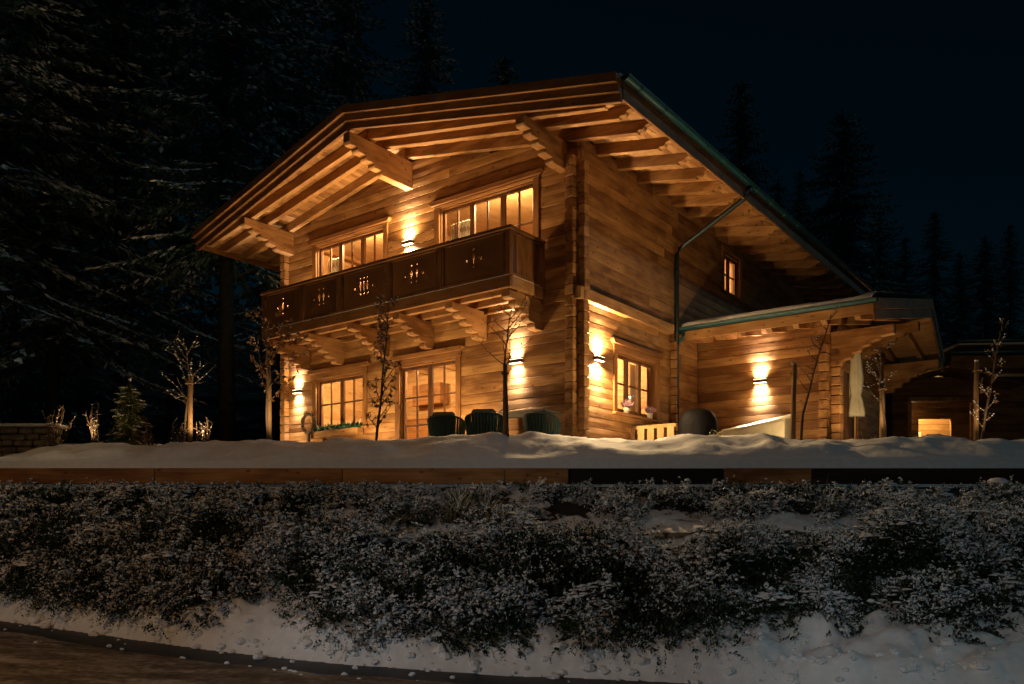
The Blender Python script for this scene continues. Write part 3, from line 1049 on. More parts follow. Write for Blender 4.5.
RAILH = .72
for i in range(5):
    a, b = POSTS[i] + .05, POSTS[i + 1] - .05
    w = b - a; c = w / 2; cy = RAILH * .55
    hs = []
    xsl = {0: [c], 1: [c - .07, c + .07], 2: [c - .1, c, c + .1], 3: [c - .075, c + .075], 4: [c]}[i]
    for q in xsl:
        hs += [slot(q, cy, .11, .036), oval(q, cy - .165, .02, .02), oval(q, cy + .165, .02, .02)]
    hs += [oval(xsl[0] - .17, cy - .03, .022, .022), oval(xsl[-1] + .17, cy - .03, .022, .022)]
    me = pierced('pierced_panel', w, RAILH, hs, .025, M['dark_y'])
    o = link('pierced_panel', me, balc)
    o.location = (a, BY + .02, 6.16); o.rotation_euler = (PI / 2, 0, 0)
    # top and bottom rails with thin battens between boards
    for u0, u1, z0, z1 in ((a + .002, b - .002, 6.10, 6.158), (a + .002, b - .002, 6.872, 6.912), (a + .002, a + .058, 6.1585, 6.8715), (b - .058, b - .002, 6.1585, 6.8715)):
        mb = MB(); mb.box(u0, u1, BY - .022, BY + .006 if z1 - z0 > .1 else BY + .055, z0, z1)
        mb.build('panel_rail', M['dark_x'], balc, bevel=.005)
for x in (BX1 - .04, BX0 + .04):
    mb = MB()
    y = BY + .075
    while y < -.16:
        mb.box(x - .012, x + .012, y, min(y + .135, -.145), 6.10, 6.915); y += .139
    mb.build('side_panel', M['dark_z'], balc)
    for z0, z1 in ((6.095, 6.16), (6.86, 6.916)):
        mb = MB(); mb.box(x - .03, x + .03, BY + .075, -.145, z0, z1); mb.build('panel_rail', M['dark_y'], balc, bevel=.005)

# ---- rooms
fl = MB()
fl.box(-GW + .2, -.2, .2, DB - .2, F - .12, F); fl.box(-GW + .2, -.2, .2, DB - .2, 5.78, 6.03)
fl.build('floor', M['inner_x'], house)
room = MB()
for zz0, zz1 in ((F, 5.78), (6.03, 9.0)):
    for i in range(int((zz1 - zz0) / .16) + 1):
        za = zz0 + i * .16; zb = min(za + .155, zz1)
        if zb - za < .02: continue
        room.box(-GW + .2, -.2, 3.4, 3.46, za, zb)
        room.box(-5.22, -5.14, .2, 3.4, za, zb) if zz0 > 5 else None
        room.box(-GW + .2, -.2, 6.3, 6.36, za, zb) if zz0 > 5 else None
        room.box(-GW + .2, -.2, 8.6, 8.66, za, zb) if zz0 > 5 else None
        room.box(-2.3, -2.24, 6.3, 8.6, za, zb) if zz0 > 5 else None
room.build('inner_wall', M['inner_x'], house)
lin = MB()      # lining of the gable and side walls inside
for i in range(18):
    za = F + i * .16
    lin.box(-GW + .2, -GW + .215, .2, 3.4, za, za + .155)
lin.build('inner_wall', M['inner_y'], house)
mb = MB()
for x in (-7.9, -6.9, -5.9, -4.9, -3.9, -2.9, -1.9, -.9): mb.box(x - .07, x + .07, .21, 3.39, 5.6, 5.78)
mb.box(-GW + .21, -.21, .21, 3.38, 8.64, 8.68)
mb.build('ceiling_beams', M['inner_y'], house, bevel=.01)
mb = MB()   # built-in shelves seen through the french door and lower window
mb.box(-4.9, -4.84, 3.05, 3.4, F, 5.4); mb.box(-3.55, -3.49, 3.05, 3.4, F, 5.4)
for z in (3.5, 4.05, 4.6, 5.1): mb.box(-4.84, -3.55, 3.08, 3.4, z, z + .04)
mb.box(-7.5, -6.3, 3.0, 3.4, F, 4.35); mb.box(-7.55, -6.25, 2.98, 3.4, 4.352, 4.40)
mb.box(-7.2, -6.2, 3.05, 3.4, 4.75, 5.3)
mb.build('fitted_shelves', M['trim_x'], house, bevel=.01)


def curtain(x0, x1, y, z0, z1, ax='x', fold=.09):
    n = max(8, int((x1 - x0) / fold * 6)); V = []; Fc = []
    for k in range(n + 1):
        t = x0 + (x1 - x0) * k / n; d = y + .028 * math.sin(2 * PI * (t - x0) / fold) + .01 * math.sin(7 * t)
        for z in (z0, z1): V.append((t, d, z) if ax == 'x' else (d, t, z))
    for k in range(n): Fc.append((2 * k, 2 * k + 2, 2 * k + 3, 2 * k + 1))
    mb = MB(); mb.add(V, Fc); mb.build('curtain', M['curtain'], house, smooth=True)


curtain(-3.42, -2.75, .33, 6.1, 8.0)
curtain(-7.38, -6.85, .33, 6.1, 8.0)
curtain(-5.5, -5.16, .33, 6.1, 8.0)
curtain(2.6, 3.06, -.36, 3.7, 5.02, 'y')
curtain(6.75, 7.1, -.36, 7.45, 8.45, 'y')
LAMPS = []
def pendant(x, y, z, drop, W_):
    mb = MB(); mb.lathe([(.001, -.11), (.06, -.095), (.10, -.05), (.112, 0), (.10, .05), (.06, .095), (.001, .11)], (x, y, z), 14)
    mb.tube([(x, y, z + .105), (x, y, z + drop)], .006, 5)
    g = mb.build('pendant_lamp', M['globe'], house, smooth=True)
    LAMPS.append((x, y, z - .18, W_))


# ------------------------------------------------------------------ wall lamps and light
def spot(loc, d, power, col, size, blend, rad):
    l = bpy.data.lights.new('spot', 'SPOT'); l.energy = power; l.color = col
    l.spot_size = math.radians(size); l.spot_blend = blend; l.shadow_soft_size = rad
    o = bpy.data.objects.new('spot_light', l); COL.objects.link(o)
    o.location = loc
    o.rotation_euler = Vector(d).to_track_quat('-Z', 'Y').to_euler()
    return o


def point(loc, power, col, rad):
    l = bpy.data.lights.new('point', 'POINT'); l.energy = power; l.color = col; l.shadow_soft_size = rad
    o = bpy.data.objects.new('point_light', l); COL.objects.link(o); o.location = loc
    return o


WARM = (1.0, .67, .32)
CORE = (1.0, .97, .92)


def wall_lamp(frame, a, z, label, k=1.0, wide=1.0):
    def wl(a_, d_, z_):
        p = frame(a_, d_, z_); q = W(p[0], p[1]); return (q[0], q[1], p[2])
    base = wl(a, 0, z)
    o1, o2 = wl(a, 1, z), base
    out = Vector((o1[0] - o2[0], o1[1] - o2[1], 0))
    ang = math.atan2(out.y, out.x) + PI / 2          # local -y = outwards
    root = empty('wall_lamp', base, ang)
    tag(root, label, 'wall lamp', 'up and down wall lamps on the timber walls')
    mb = MB(); mb.box(-.12, .12, -.012, .0, -.028, .028); mb.build('back_plate', M['lamp'], root)
    mb = MB(); mb.box(-.15, .15, -.105, -.013, -.034, .034); mb.build('housing', M['lamp'], root, bevel=.006)
    for s in (-1, 1):
        mb = MB(); mb.box(-.135, .135, -.095, -.022, s * .038 - .003, s * .038 + .003); mb.build('lens', M['bulb'], root)
    for s in (1, -1):
        p = wl(a, .058, z + s * .045)
        al = bpy.data.lights.new('lamp_beam', 'AREA'); al.shape = 'RECTANGLE'; al.size = .26; al.size_y = .07
        al.energy = 20.0 * k; al.color = CORE; al.spread = math.radians(62)
        ao = bpy.data.objects.new('lamp_beam', al); COL.objects.link(ao); ao.location = p
        zax = -(out * (-.10) + Vector((0, 0, s))).normalized()            # area lights shine along -Z
        xax = Vector((math.cos(ang), math.sin(ang), 0)); yax = zax.cross(xax).normalized(); xax = yax.cross(zax)
        ao.rotation_euler = Matrix((xax, yax, zax)).transposed().to_euler()
        p = wl(a, .062, z + s * .06)
        spot(p, out * .18 + Vector((0, 0, s)), 45 * k * wide, WARM, 160, .6, .02)
    return root


fa = lambda a, d, z: (a, 5.19 - d, z)
wall_lamp(fg, -8.07, 4.83, 'lit wall lamp on the gable wall left of the ground floor window', .9)
wall_lamp(fg, -1.40, 4.78, 'lit wall lamp between the french door and the chalet corner', 1.0)
wall_lamp(fs, .68, 4.77, 'lit wall lamp on the side wall beside the window with flower pots', 1.0, 13.0)
wall_lamp(fa, 1.54, 4.80, 'lit wall lamp on the annex wall above the cream lounger', 1.3)
wall_lamp(fg, -4.33, 7.70, 'lit wall lamp above the balcony between the two upper windows', 1.0, 5.0)

pendant(-6.6, .75, 5.55, .06, 260); pendant(-3.8, .75, 5.55, .06, 300); pendant(-1.3, 2.2, 5.5, .1, 240)
pendant(-6.3, .5, 8.50, .14, 300); pendant(-2.2, .5, 8.50, .14, 320); pendant(-1.2, 7.3, 8.62, .1, 150)
for x, y, z, p in LAMPS:
    q = W(x, y); point((q[0], q[1], z), p * 1.8, (1.0, .68, .33), .12)

# unseen spots added to brighten facade, soffit and annex, without fixtures
def fill_spot(x, y, z, d, pw, size=125):
    q = W(x, y); e = W(x + d[0], y + d[1])
    spot((q[0], q[1], z), (e[0] - q[0], e[1] - q[1], d[2]), pw, WARM, size, .7, .05)


for x, p_ in ((-8.0, 120), (-5.2, 200), (-2.75, 250)): fill_spot(x, -1.2, 3.2, (0.1 if x < -3 else .45, .7, 1.2), p_, 140)
fill_spot(2.1, .75, 3.25, (-.6, .25, 1.2), 300, 130)
fill_spot(2.6, 3.7, 3.25, (0, .8, 1.0), 50)
for x in (-7.0, -4.6, -2.0): fill_spot(x, -.75, 6.16, (0, -.12, 1), 210, 150)  # added deck-level spots that brighten the soffit
fill_spot(4.1, 4.6, 3.3, (0.0, .8, .7), 150)
for x_, y_ in ((-7.2, 13.75), (-5.2, 13.75), (-3.9, 13.5)):  # added low spots that brighten the saplings and small spruce
    spot((x_, y_, float(ground_z(x_, y_)) + .10), (.05, .3, 1), 55, WARM, 140, .8, .05)
spot((6.2, 13.6, float(ground_z(6.2, 13.6)) + .1), (.0, .2, 1), 26, WARM, 140, .8, .05); spot((7.8, 13.6, float(ground_z(7.8, 13.6)) + .1), (.0, .2, 1), 26, WARM, 140, .8, .05)

# ------------------------------------------------------------------ annex
annex = empty('annex', (CX, CY, 0), -TH)
tag(annex, 'low single storey timber annex with gutter and snowy roof joined to the chalet', 'annex')
AY, AX, ARX = 5.19, 3.05, 7.6
AZ = lambda y: 6.65 - .19 * abs(y - ARX)
AEF, AEB = 4.1, 11.1
axv = lambda y: 4.2 + .36 * (1 - abs(y - ARX) / 3.5)
mb = MB(); log_courses(mb, fa, .02, AX, F - .4, 6.05, []); mb.build('front_wall', M['larch_x'], annex)
fe = lambda a, d, z: (AX + d, a, z)
mb = MB(); log_courses(mb, fe, AY + .2, 10.0, F - .4, 6.05, [(6.2, 7.4, 3.05, 5.05)])
mb.prism([(AY, 5.9), (10, 5.9), (10, AZ(10) - .2), (ARX, AZ(ARX) - .2), (AY, AZ(AY) - .2)], lambda p, q, t: (t, p, q), AX - .19, AX - .03)
mb.build('end_wall', M['larch_y'], annex)
mb = MB(); mb.box(.02, AX - .2, 9.8, 10.0, F - .4, 6.0); mb.build('rear_wall', M['larch_x'], annex)
mb = MB(); mb.box(AX - .1, AX - .04, 6.2, 7.4, F, 5.05); mb.build('door', M['dark_z'], annex)
a, b = MB(), MB()
for i in range(15):
    za = F - .4 + i * .2; e = random.uniform(-.012, .012)
    if za + .2 > 5.5: continue
    a.box(AX - .2, AX - .02, AY - .15 + e, AY, za + .01, za + .19)
    b.box(AX, AX + .2 + e, AY + .02, AY + .2, za - .09, za + .09)
a.build('corner_logs', M['beam_y'], annex, bevel=.012); b.build('corner_logs', M['beam_x'], annex, bevel=.012)
# corbelled beam carrying the end overhang (front wall plate running out to the right)
pr = [(AX, 5.70), (4.32, 5.70), (4.32, 5.50), (4.05, 5.48), (4.02, 5.42), (3.86, 5.40), (3.83, 5.33), (3.68, 5.31), (3.65, 5.22), (3.50, 5.20), (3.47, 5.1), (3.32, 5.08), (3.28, 4.98), (AX, 4.98)]
for y in (AY + .02, ARX - .09, 9.8):
    dz = 0 if y != ARX - .09 else .5
    mb = MB(); mb.prism([(p, q + dz) for p, q in pr], lambda p, q, t: (p, t, q), y, y + .18); mb.build('purlin', M['beam_x'], annex, bevel=.01)
ar = MB()
for y0, y1 in ((AEF, ARX), (ARX, AEB)):
    P = []
    for dz in (-.15, 0):
        for (x, y) in ((.13 if y0 == AEF else .02, y0), (axv(y0), y0), (axv(y1), y1), (.02, y1)): P.append((x, y, AZ(y) + dz))
    ar.hexa(P)
aro = ar.build('roof', M['roofing'], annex)
# snow on the roof, uneven front edge
n = 60; V = []; Fc = []
for j, (y, tz) in enumerate(((AEF - .02, .0), (AEF - .03, .05), (AEF + .03, .10), (AEF + .3, .13), (ARX, .12), (AEB - .05, .1), (AEB - .02, .0))):
    for i in range(n + 1):
        x = .14 + (axv(y) - .03 - .14) * i / n
        V.append((x, y + .02 * float(vn(x * 3, j, 5)), AZ(y) + .006 + max(0, tz + (.05 * float(fbm(x * 2.2, j * 3.1, 8, 3)) if tz else 0))))
for j in range(6):
    for i in range(n): k = j * (n + 1) + i; Fc.append((k, k + 1, k + n + 2, k + n + 1))
mb = MB(); mb.add(V, Fc); mb.build('snow_cover', M['snow'], aro, smooth=True)
sf = MB()
for y0, y1 in ((AEF + .03, ARX), (ARX, AEB - .03)):
    P = []
    for dz in (-.19, -.155):
        for (x, y) in ((.14 if y0 < 5 else .03, y0), (axv(y0) - .03, y0), (axv(y1) - .03, y1), (.03, y1)): P.append((x, y, AZ(y) + dz))
    sf.hexa(P)
sf.build('soffit', M['beam_x'], aro)
for y0, y1 in ((AEF, ARX), (ARX, AEB)):
    for za, zb, dx in ((-.20, .02, .04), (-.40, -.205, .015)):
        P = []
        mb = MB()
        for z in (za, zb):
            P += [(axv(y0) - .03, y0, AZ(y0) + z), (axv(y0) + dx, y0, AZ(y0) + z), (axv(y1) + dx, y1, AZ(y1) + z), (axv(y1) - .03, y1, AZ(y1) + z)]
        mb.hexa(P); mb.build('verge_board', M['trim_y'], aro, bevel=.006)
mb = MB(); mb.box(.14, 4.2, AEF - .035, AEF - .002, 5.70, 5.90); mb.build('eaves_board', M['beam_x'], aro, bevel=.006)
# gutter with swan neck into the downpipe
gz = 5.965
prof = [(math.cos(PI + PI * k / 12) * .07, math.sin(PI + PI * k / 12) * .07) for k in range(13)] + [(.078, .006), (.066, .016)] + [(math.cos(PI + PI * k / 12) * .062, math.sin(PI + PI * k / 12) * .062) for k in range(12, -1, -1)]
mb = MB(); mb.prism(prof, lambda p, q, t: (t, AEF - .11 + p, gz + q), .12, 4.28)
mb.prism([(math.cos(PI + PI * k / 12) * .068, math.sin(PI + PI * k / 12) * .068) for k in range(13)], lambda p, q, t: (t, AEF - .11 + p, gz + q), .115, .13)
mb.build('gutter', M['gutter'], aro)
mb = MB(); mb.tube([(.22, AEF - .11, gz - .06), (.22, AEF - .11, gz - .16), (.21, AEF - .12, gz - .22), (.16, AEF - .17, gz - .32), (.13, AEF - .19, gz - .38), (.115, AEF - .2, gz - .46)], .04, 10)
mb.build('swan_neck', M['gutter'], aro, smooth=True)
for x in (.35, .92, 1.49, 2.06, 2.63, 3.2, 3.85):
    T, B = -.195, -.36
    pts = [(AEF + .06, T), (AEF + .06, T - .05), (AEF + .10, T - .07), (AEF + .15, T - .10), (AEF + .18, T - .13), (AEF + .22, B), (ARX, B), (ARX, T)]
    mb = MB(); mb.prism([(p, AZ(p) + q) for p, q in pts], lambda p, q, t: (t, p, q), x - .06, x + .06); mb.build('rafter', M['beam_y'], aro, bevel=.006)
    pts = [(AEB - .06, T), (AEB - .06, T - .05), (AEB - .22, B), (ARX + .002, B), (ARX + .002, T)]
    mb = MB(); mb.prism([(p, AZ(p) + q) for p, q in pts], lambda p, q, t: (t, p, q), x - .06, x + .06); mb.build('rafter', M['beam_y'], aro, bevel=.006)
# cable hanging outlet on the annex wall
mb = MB(); mb.tube([(1.02, AY - .03, 3.74), (1.09, AY - .05, 3.76), (1.13, AY - .05, 3.71), (1.19, AY - .05, 3.74)], .012, 6)
mb.box(1.17, 1.21, AY - .06, AY - .002, 3.70, 3.78); mb.build('tap', M['metal'], annex)

# ------------------------------------------------------------------ carport hut at right
def hut():
    r = empty('carport_hut', (14.9, 27, 0), -.03)
    tag(r, 'dark timber outbuilding with a lit opening at the right edge', 'outbuilding')
    z0 = 4.2
    # local: x right, y back; front y=0
    mb = MB()
    log_courses(mb, lambda a, d, z: (a, -d, z), -2.6, 5.2, z0, 6.4, [(-1.88, .15, z0, 5.6)])
    mb.build('front_wall', M['dark_x'], r)
    mb = MB()
    for i in range(11):
        za = z0 + .2 * i
        for (p, q) in ((-2.2, -1.0), (.1, 2.0)) if za < 5.19 else ((-2.2, 2.0),): mb.box(p, q, 1.4, 1.5, za + .004, za + .196)
    mb.build('inner_wall', M['beam_x'], r)
    mb = MB()
    for i in range(11):
        za = z0 + .2 * i
        mb.box(-2.2, 2.0, 3.0, 3.08, za + .004, za + .196)
    mb.build('rear_wall', M['inner_x'], r)
    mb = MB(); mb.box(-2.0, -1.88, -.06, .3, z0, 5.6); mb.box(.15, .27, -.06, .3, z0, 5.6); mb.box(-2.02, .29, -.08, .3, 5.602, 5.74)
    mb.build('opening_frame', M['beam_z'], r, bevel=.01)
    mb = MB(); mb.box(-2.6, -2.4, .2, 4, z0, 6.4); mb.box(5.0, 5.2, .2, 4, z0, 6.4); mb.box(-2.6, 5.2, 4, 4.2, z0, 6.4); mb.build('side_walls', M['dark_y'], r)
    mb = MB(); mb.box(-1.0, -.55, 2.6, 2.95, z0, 5.1); mb.box(-.5, -.3, 2.75, 2.95, z0, 4.9); mb.build('stored_boards', M['cream'], r)
    # low gable over the opening
    mb = MB()
    mb.prism([(-3.1, 5.95), (-.95, 6.45), (1.2, 5.95), (1.2, 6.06), (-.95, 6.57), (-3.1, 6.06)], lambda p, q, t: (p, t, q), -.9, .1); mb.build('porch_roof', M['dark_y'], r)
    mb = MB(); P = []
    mb.box(-1.2, 6.6, -1.2, 4.6, 6.72, 6.86); rf = mb.build('roof', M['roofing'], r)
    mb = MB(); mb.box(-1.18, 6.58, -1.24, -1.202, 6.45, 6.84); mb.build('fascia', M['trim_x'], r)
    mb = MB(); mb.tube([(-1.25, -1.3, 6.93), (6.65, -1.3, 7.05)], .07, 10); mb.build('gutter', M['gutter'], rf, smooth=True)
    mb = MB(); mb.box(-.6, 6.6, -.6, 4.6, 6.87, 7.3); mb.build('upper_fascia', M['dark_x'], rf)
    mb = MB(); mb.tube([(-.75, -.68, 7.42), (6.65, -.68, 7.55)], .085, 10); mb.build('upper_gutter', M['gutter'], rf, smooth=True)
    mb = MB(); mb.box(-.6, 6.6, -.55, 4.6, 7.302, 7.42); mb.build('snow_cover', M['snow'], rf, bevel=.04)


hut()
point((14.4, 28.9, 5.75), 260, (1, .68, .26), .1)
point((13.4, 27.9, 5.3), 5, (1, .6, .25), .1)

# ------------------------------------------------------------------ garden furniture
def armchair_proto():
    r = empty('garden_armchair')
    mb = MB(); mb.box(-.27, .27, -.26, .28, .36, .41); mb.build('seat', M['weave'], r, bevel=.015)
    mb = MB()
    n = 22
    for k in range(n):
        t = math.radians(-100 + 200 * k / (n - 1))
        x, y = .34 * math.sin(t), .02 + .31 * math.cos(t)
        h = .80 - .16 * abs(t / math.radians(100)) ** 3
        w = .021
        ca, sa = math.cos(t), -math.sin(t)
        P = []
        for z, o in ((.40, -.02), (h, .02)):
            for (p, q) in ((-w, -.012), (w, -.012), (w, .012), (-w, .012)):
                P.append((x + o * math.sin(t) + p * ca - q * sa, y + o * math.cos(t) + p * sa + q * ca, z))
        mb.hexa(P)
    mb.build('backrest', M['weave'], r, bevel=.006)
    mb = MB(); pts = []
    for k in range(25):
        t = math.radians(-100 + 200 * k / 24); h = .81 - .16 * abs(t / math.radians(100)) ** 3
        pts.append((.36 * math.sin(t), .02 + .33 * math.cos(t), h))
    mb.tube(pts, .02, 8); mb.build('top_rail', M['weave'], r, smooth=True)
    for sx in (-1, 1):
        for sy in (-1, 1):
            mb = MB(); mb.tube([(sx * .24, sy * .22, .37), (sx * .28, sy * .26, 0)], [.018, .013], 8); mb.build('leg', M['metal'], r, smooth=True)
    mb = MB(); mb.box(-.22, .22, .14, .27, .43, .90); c = mb.build('cushion', M['cushion'], r, bevel=.04)
    return r


ac = armchair_proto()
tag(ac, 'dark green wicker armchair nearest the french door', 'armchair', 'wicker armchairs round the terrace table')
def put(o, d, pxl, rz, z=TERR):
    o.location = ((pxl - 512) / 829 * d, d, z); o.rotation_euler = (0, 0, rz)
CH = [(447, 15.75, 2.9, 'dark green wicker armchair nearest the french door'),
      (485, 15.35, 3.05, 'dark green wicker armchair second from the french door, left of the staked sapling'),
      (543, 15.35, 2.5, 'dark green wicker armchair right of the table, nearest the chalet corner')]
for i, (p, d, rz, lab) in enumerate(CH):
    o = ac if i == 0 else copy_tree(ac)
    o['label'] = lab
    put(o, d, p, rz, TERR - .13)
q = ((524 - 512) / 829 * 15.9, 15.9)
tb = empty('garden_table', (q[0], q[1], TERR - .02), -TH)
tag(tb, 'long garden table on the terrace among the wicker armchairs', 'table')
mb = MB(); mb.box(-.95, .75, -.42, .42, .76, .805); mb.build('table_top', M['cushion'], tb, bevel=.01)
for sx in (-.85, .65):
    for sy in (-.35, .35):
        mb = MB(); mb.box(sx - .035, sx + .035, sy - .035, sy + .035, 0, .758); mb.build('leg', M['cushion'], tb)
# pale slatted bench under the side window
bx_, by_ = (658 - 512) / 829 * 16.6, 16.9
bn = empty('slatted_bench', (bx_, by_, TERR - .14), -TH + PI)
tag(bn, 'pale slatted wooden bench under the side window with pots', 'bench')
mb = MB()
for k in range(5): mb.box(-.52 + k * .22, -.52 + k * .22 + .15, .20, .225, .40, .76)
mb.build('backrest', M['inner_z'], bn, bevel=.006)
mb = MB(); mb.box(-.55, .55, .17, .198, .74, .81); mb.box(-.55, .55, .17, .198, .42, .49); mb.build('back_rail', M['inner_x'], bn)
mb = MB()
for k in range(4): mb.box(-.55, .55, -.28 + k * .115, -.18 + k * .115, .38, .41)
mb.build('seat', M['inner_x'], bn, bevel=.005)
for sx in (-.5, .5):
    for sy in (-.25, .21):
        mb = MB(); mb.box(sx - .03, sx + .03, sy - .03 - .02, sy + .01 - .02, 0, .378); mb.build('leg', M['inner_z'], bn)
# black domed cover
x, y = W(1.05, 2.95)
cv = empty('covered_grill', (x, y, TERR - .05))
tag(cv, 'black domed cover over a round grill beside the annex wall', 'grill cover')
mb = MB(); prof = []
for k in range(13):
    t = PI / 2 * k / 12
    prof.append((.44 * math.cos(t) ** .6 if k < 12 else .001, (.76 + .42 * math.sin(t))))
prof = [(r_ * .92, z_ * .93) for r_, z_ in [(.41, 0), (.43, .25), (.44, .5)] + prof]
n = 28; V = []; Fc = []
for (rr, z) in prof:
    for k in range(n):
        t = 2 * PI * k / n; q = 1 + .035 * math.sin(7 * t) * (1 - z / 1.25)
        V.append((rr * q * math.cos(t), rr * q * math.sin(t), z))
for i in range(len(prof) - 1):
    for k in range(n): Fc.append((i * n + k, i * n + (k + 1) % n, (i + 1) * n + (k + 1) % n, (i + 1) * n + k))
mb.add(V, Fc); mb.build('cover', M['black'], cv, smooth=True)
mb = MB(); mb.tube([(.435 * math.cos(t), .435 * math.sin(t), .12) for t in [2 * PI * k / 28 for k in range(29)]], .012, 6); mb.build('drawcord', M['metal'], cv, smooth=True)
# cream sun lounger with raised back in the lamp beam
lg = empty('covered_sofa', (*W(1.46, 4.84), TERR - .05), -TH)
tag(lg, 'cream fabric cover over a garden sofa below the annex wall lamp', 'furniture cover')
mb = MB()
nx_, V, Fc = 24, [], []
prof = [(-.34, 0), (-.34, .3), (-.33, .78), (-.30, .84), (-.1, .86), (.16, .93), (.28, .98), (.31, .94), (.31, .4), (.31, 0)]
for i in range(nx_ + 1):
    x_ = -.84 + 1.68 * i / nx_
    hz = .90 + .26 * (i / nx_) + (0 if 0 < i < nx_ else -.03)
    for (yy, zz) in prof: V.append((x_ + .012 * math.sin(9 * zz), yy + .012 * math.sin(x_ * 11 + zz * 3) * (1 - zz * .6), zz * (hz if zz > .5 else 1)))
m_ = len(prof)
for i in range(nx_):
    for k in range(m_ - 1): Fc.append((i * m_ + k, (i + 1) * m_ + k, (i + 1) * m_ + k + 1, i * m_ + k + 1))
Fc += [tuple(range(m_)), tuple(range(nx_ * m_, nx_ * m_ + m_))[::-1]]
mb.add(V, Fc); mb.build('cover', M['cream'], lg, smooth=False)
mb = MB(); mb.tube([(x_, .012 * math.sin(x_ * 11) - .35, .06) for x_ in [-.8 + .08 * k for k in range(21)]], .012, 5); mb.build('drawcord', M['cushion'], lg, smooth=True)
# closed parasol
x, y = (855 - 512) / 829 * 19.0, 19.0
pa = empty('closed_parasol', (x, y, TERR))
tag(pa, 'closed beige parasol standing beside the annex corner', 'parasol')
mb = MB(); mb.tube([(0, 0, 0), (0, 0, 2.75)], .022, 8); mb.build('pole', M['inner_z'], pa, smooth=True)
mb = MB(); prof = [(.03, 2.76), (.09, 2.68), (.13, 2.5), (.15, 2.2), (.17, 1.95), (.14, 1.68), (.12, 1.62), (.17, 1.45), (.21, 1.2), (.20, 1.12), (.02, 1.14)]
n = 24; V = []; Fc = []
for (rr, z) in prof:
    for k in range(n):
        t = 2 * PI * k / n; q = 1 + .16 * math.cos(8 * t + z * .7); V.append((rr * q * math.cos(t), rr * q * math.sin(t), z))
for i in range(len(prof) - 1):
    for k in range(n): Fc.append((i * n + k, i * n + (k + 1) % n, (i + 1) * n + (k + 1) % n, (i + 1) * n + k))
mb.add(V, Fc); mb.build('canopy', M['cream'], pa, smooth=True)
mb = MB(); mb.lathe([(.26, 0), (.26, .06), (.05, .09), (.04, .3)], (0, 0, 0), 16); mb.build('base', M['metal'], pa)

# pots on the side window sill
def sill_pot(a, lab, s=1.0):
    p = W(.062, a)
    r = empty('flower_pot', (p[0], p[1], 3.83))
    tag(r, lab, 'flower pot', 'heather pots on the side window sill')
    mb = MB(); mb.lathe([(.001, 0), (.05, 0), (.068, .11), (.062, .112), (.045, .09), (.001, .09)], (0, 0, 0), 14); mb.build('pot', M['pot'], r, smooth=True)
    V = []; Q = []; rn = []
    for k in range(240):
        d = Vector((random.gauss(0, .55), random.gauss(0, .55), 1)).normalized(); L = random.uniform(.10, .21) * s
        b = Vector((random.gauss(0, .02), random.gauss(0, .02), .09)); sd = d.cross(Vector((random.random(), random.random(), .1))).normalized() * .007
        m_ = b + d * L * .6; t = b + d * L; i = len(V)
        V += [tuple(b), tuple(m_ + sd), tuple(t), tuple(m_ - sd)]; Q.append((i, i + 1, i + 2, i + 3)); rn += [random.random()] * 4
    quads_mesh('heather', np.array(V), np.array(Q), [M['heather']], np.zeros(len(Q)), rn, parent=r)


sill_pot(1.72, 'potted heather at the lamp end of the side window sill', 1.1)
sill_pot(2.72, 'potted heather at the downpipe end of the side window sill', .95)

# window box and wreath at the lower left window
p = W(-6.6, -.13)
wb = empty('window_box', (p[0], p[1], 3.63), -TH)
tag(wb, 'timber window box full of green fir sprigs under the left window', 'window box')
mb = MB(); mb.box(-.85, .85, -.10, .10, 0, .16); mb.build('box', M['beam_x'], wb, bevel=.008)
V = []; Q = []; rn = []; mi = []
for k in range(900):
    b = Vector((random.uniform(-.82, .82), random.uniform(-.08, .08), .14)); d = Vector((random.gauss(0, .7), random.gauss(-.2, .6), random.uniform(.2, 1))).normalized()
    L = random.uniform(.08, .24); sd = d.cross(Vector((random.random(), random.random(), .3))).normalized() * .018
    i = len(V); V += [tuple(b), tuple(b + d * L * .6 + sd), tuple(b + d * L), tuple(b + d * L * .6 - sd)]; Q.append((i, i + 1, i + 2, i + 3)); rn += [random.random()] * 4; mi.append(1 if random.random() < .07 else 0)
quads_mesh('sprigs', np.array(V), np.array(Q), [M['greens'], M['snowbit']], mi, rn, parent=wb)
p = W(-7.35, -.3)
wr = empty('twig_wreath', (p[0], p[1], 3.98), -TH)
tag(wr, 'round twig wreath standing against the left window', 'wreath')
mb = MB()
for k in range(16):
    ph = random.uniform(0, 6.28); R0 = .22 + random.uniform(-.03, .03)
    mb.tube([(R0 * math.cos(t) * (1 + .04 * math.sin(5 * t + ph)), random.uniform(-.02, .02) + .03 * math.sin(3 * t + ph), R0 * math.sin(t)) for t in [2 * PI * j / 22 for j in range(23)]], .009, 5)
for k in range(70):
    t = random.uniform(0, 2 * PI); R0 = .22
    mb.tube([(R0 * math.cos(t), 0, R0 * math.sin(t)), ((R0 + .07) * math.cos(t + .25) , random.uniform(-.05, .05), (R0 + .07) * math.sin(t + .25))], .005, 4)
mb.build('twigs', M['bark'], wr)
mb = MB(); mb.box(-.03, .03, -.03, .03, -.93, -.20); mb.build('stand', M['bark'], wr)

# ------------------------------------------------------------------ saplings, stakes and shrubs on the terrace
def rot_about(d, ax, a): return Matrix.Rotation(a, 3, ax) @ d


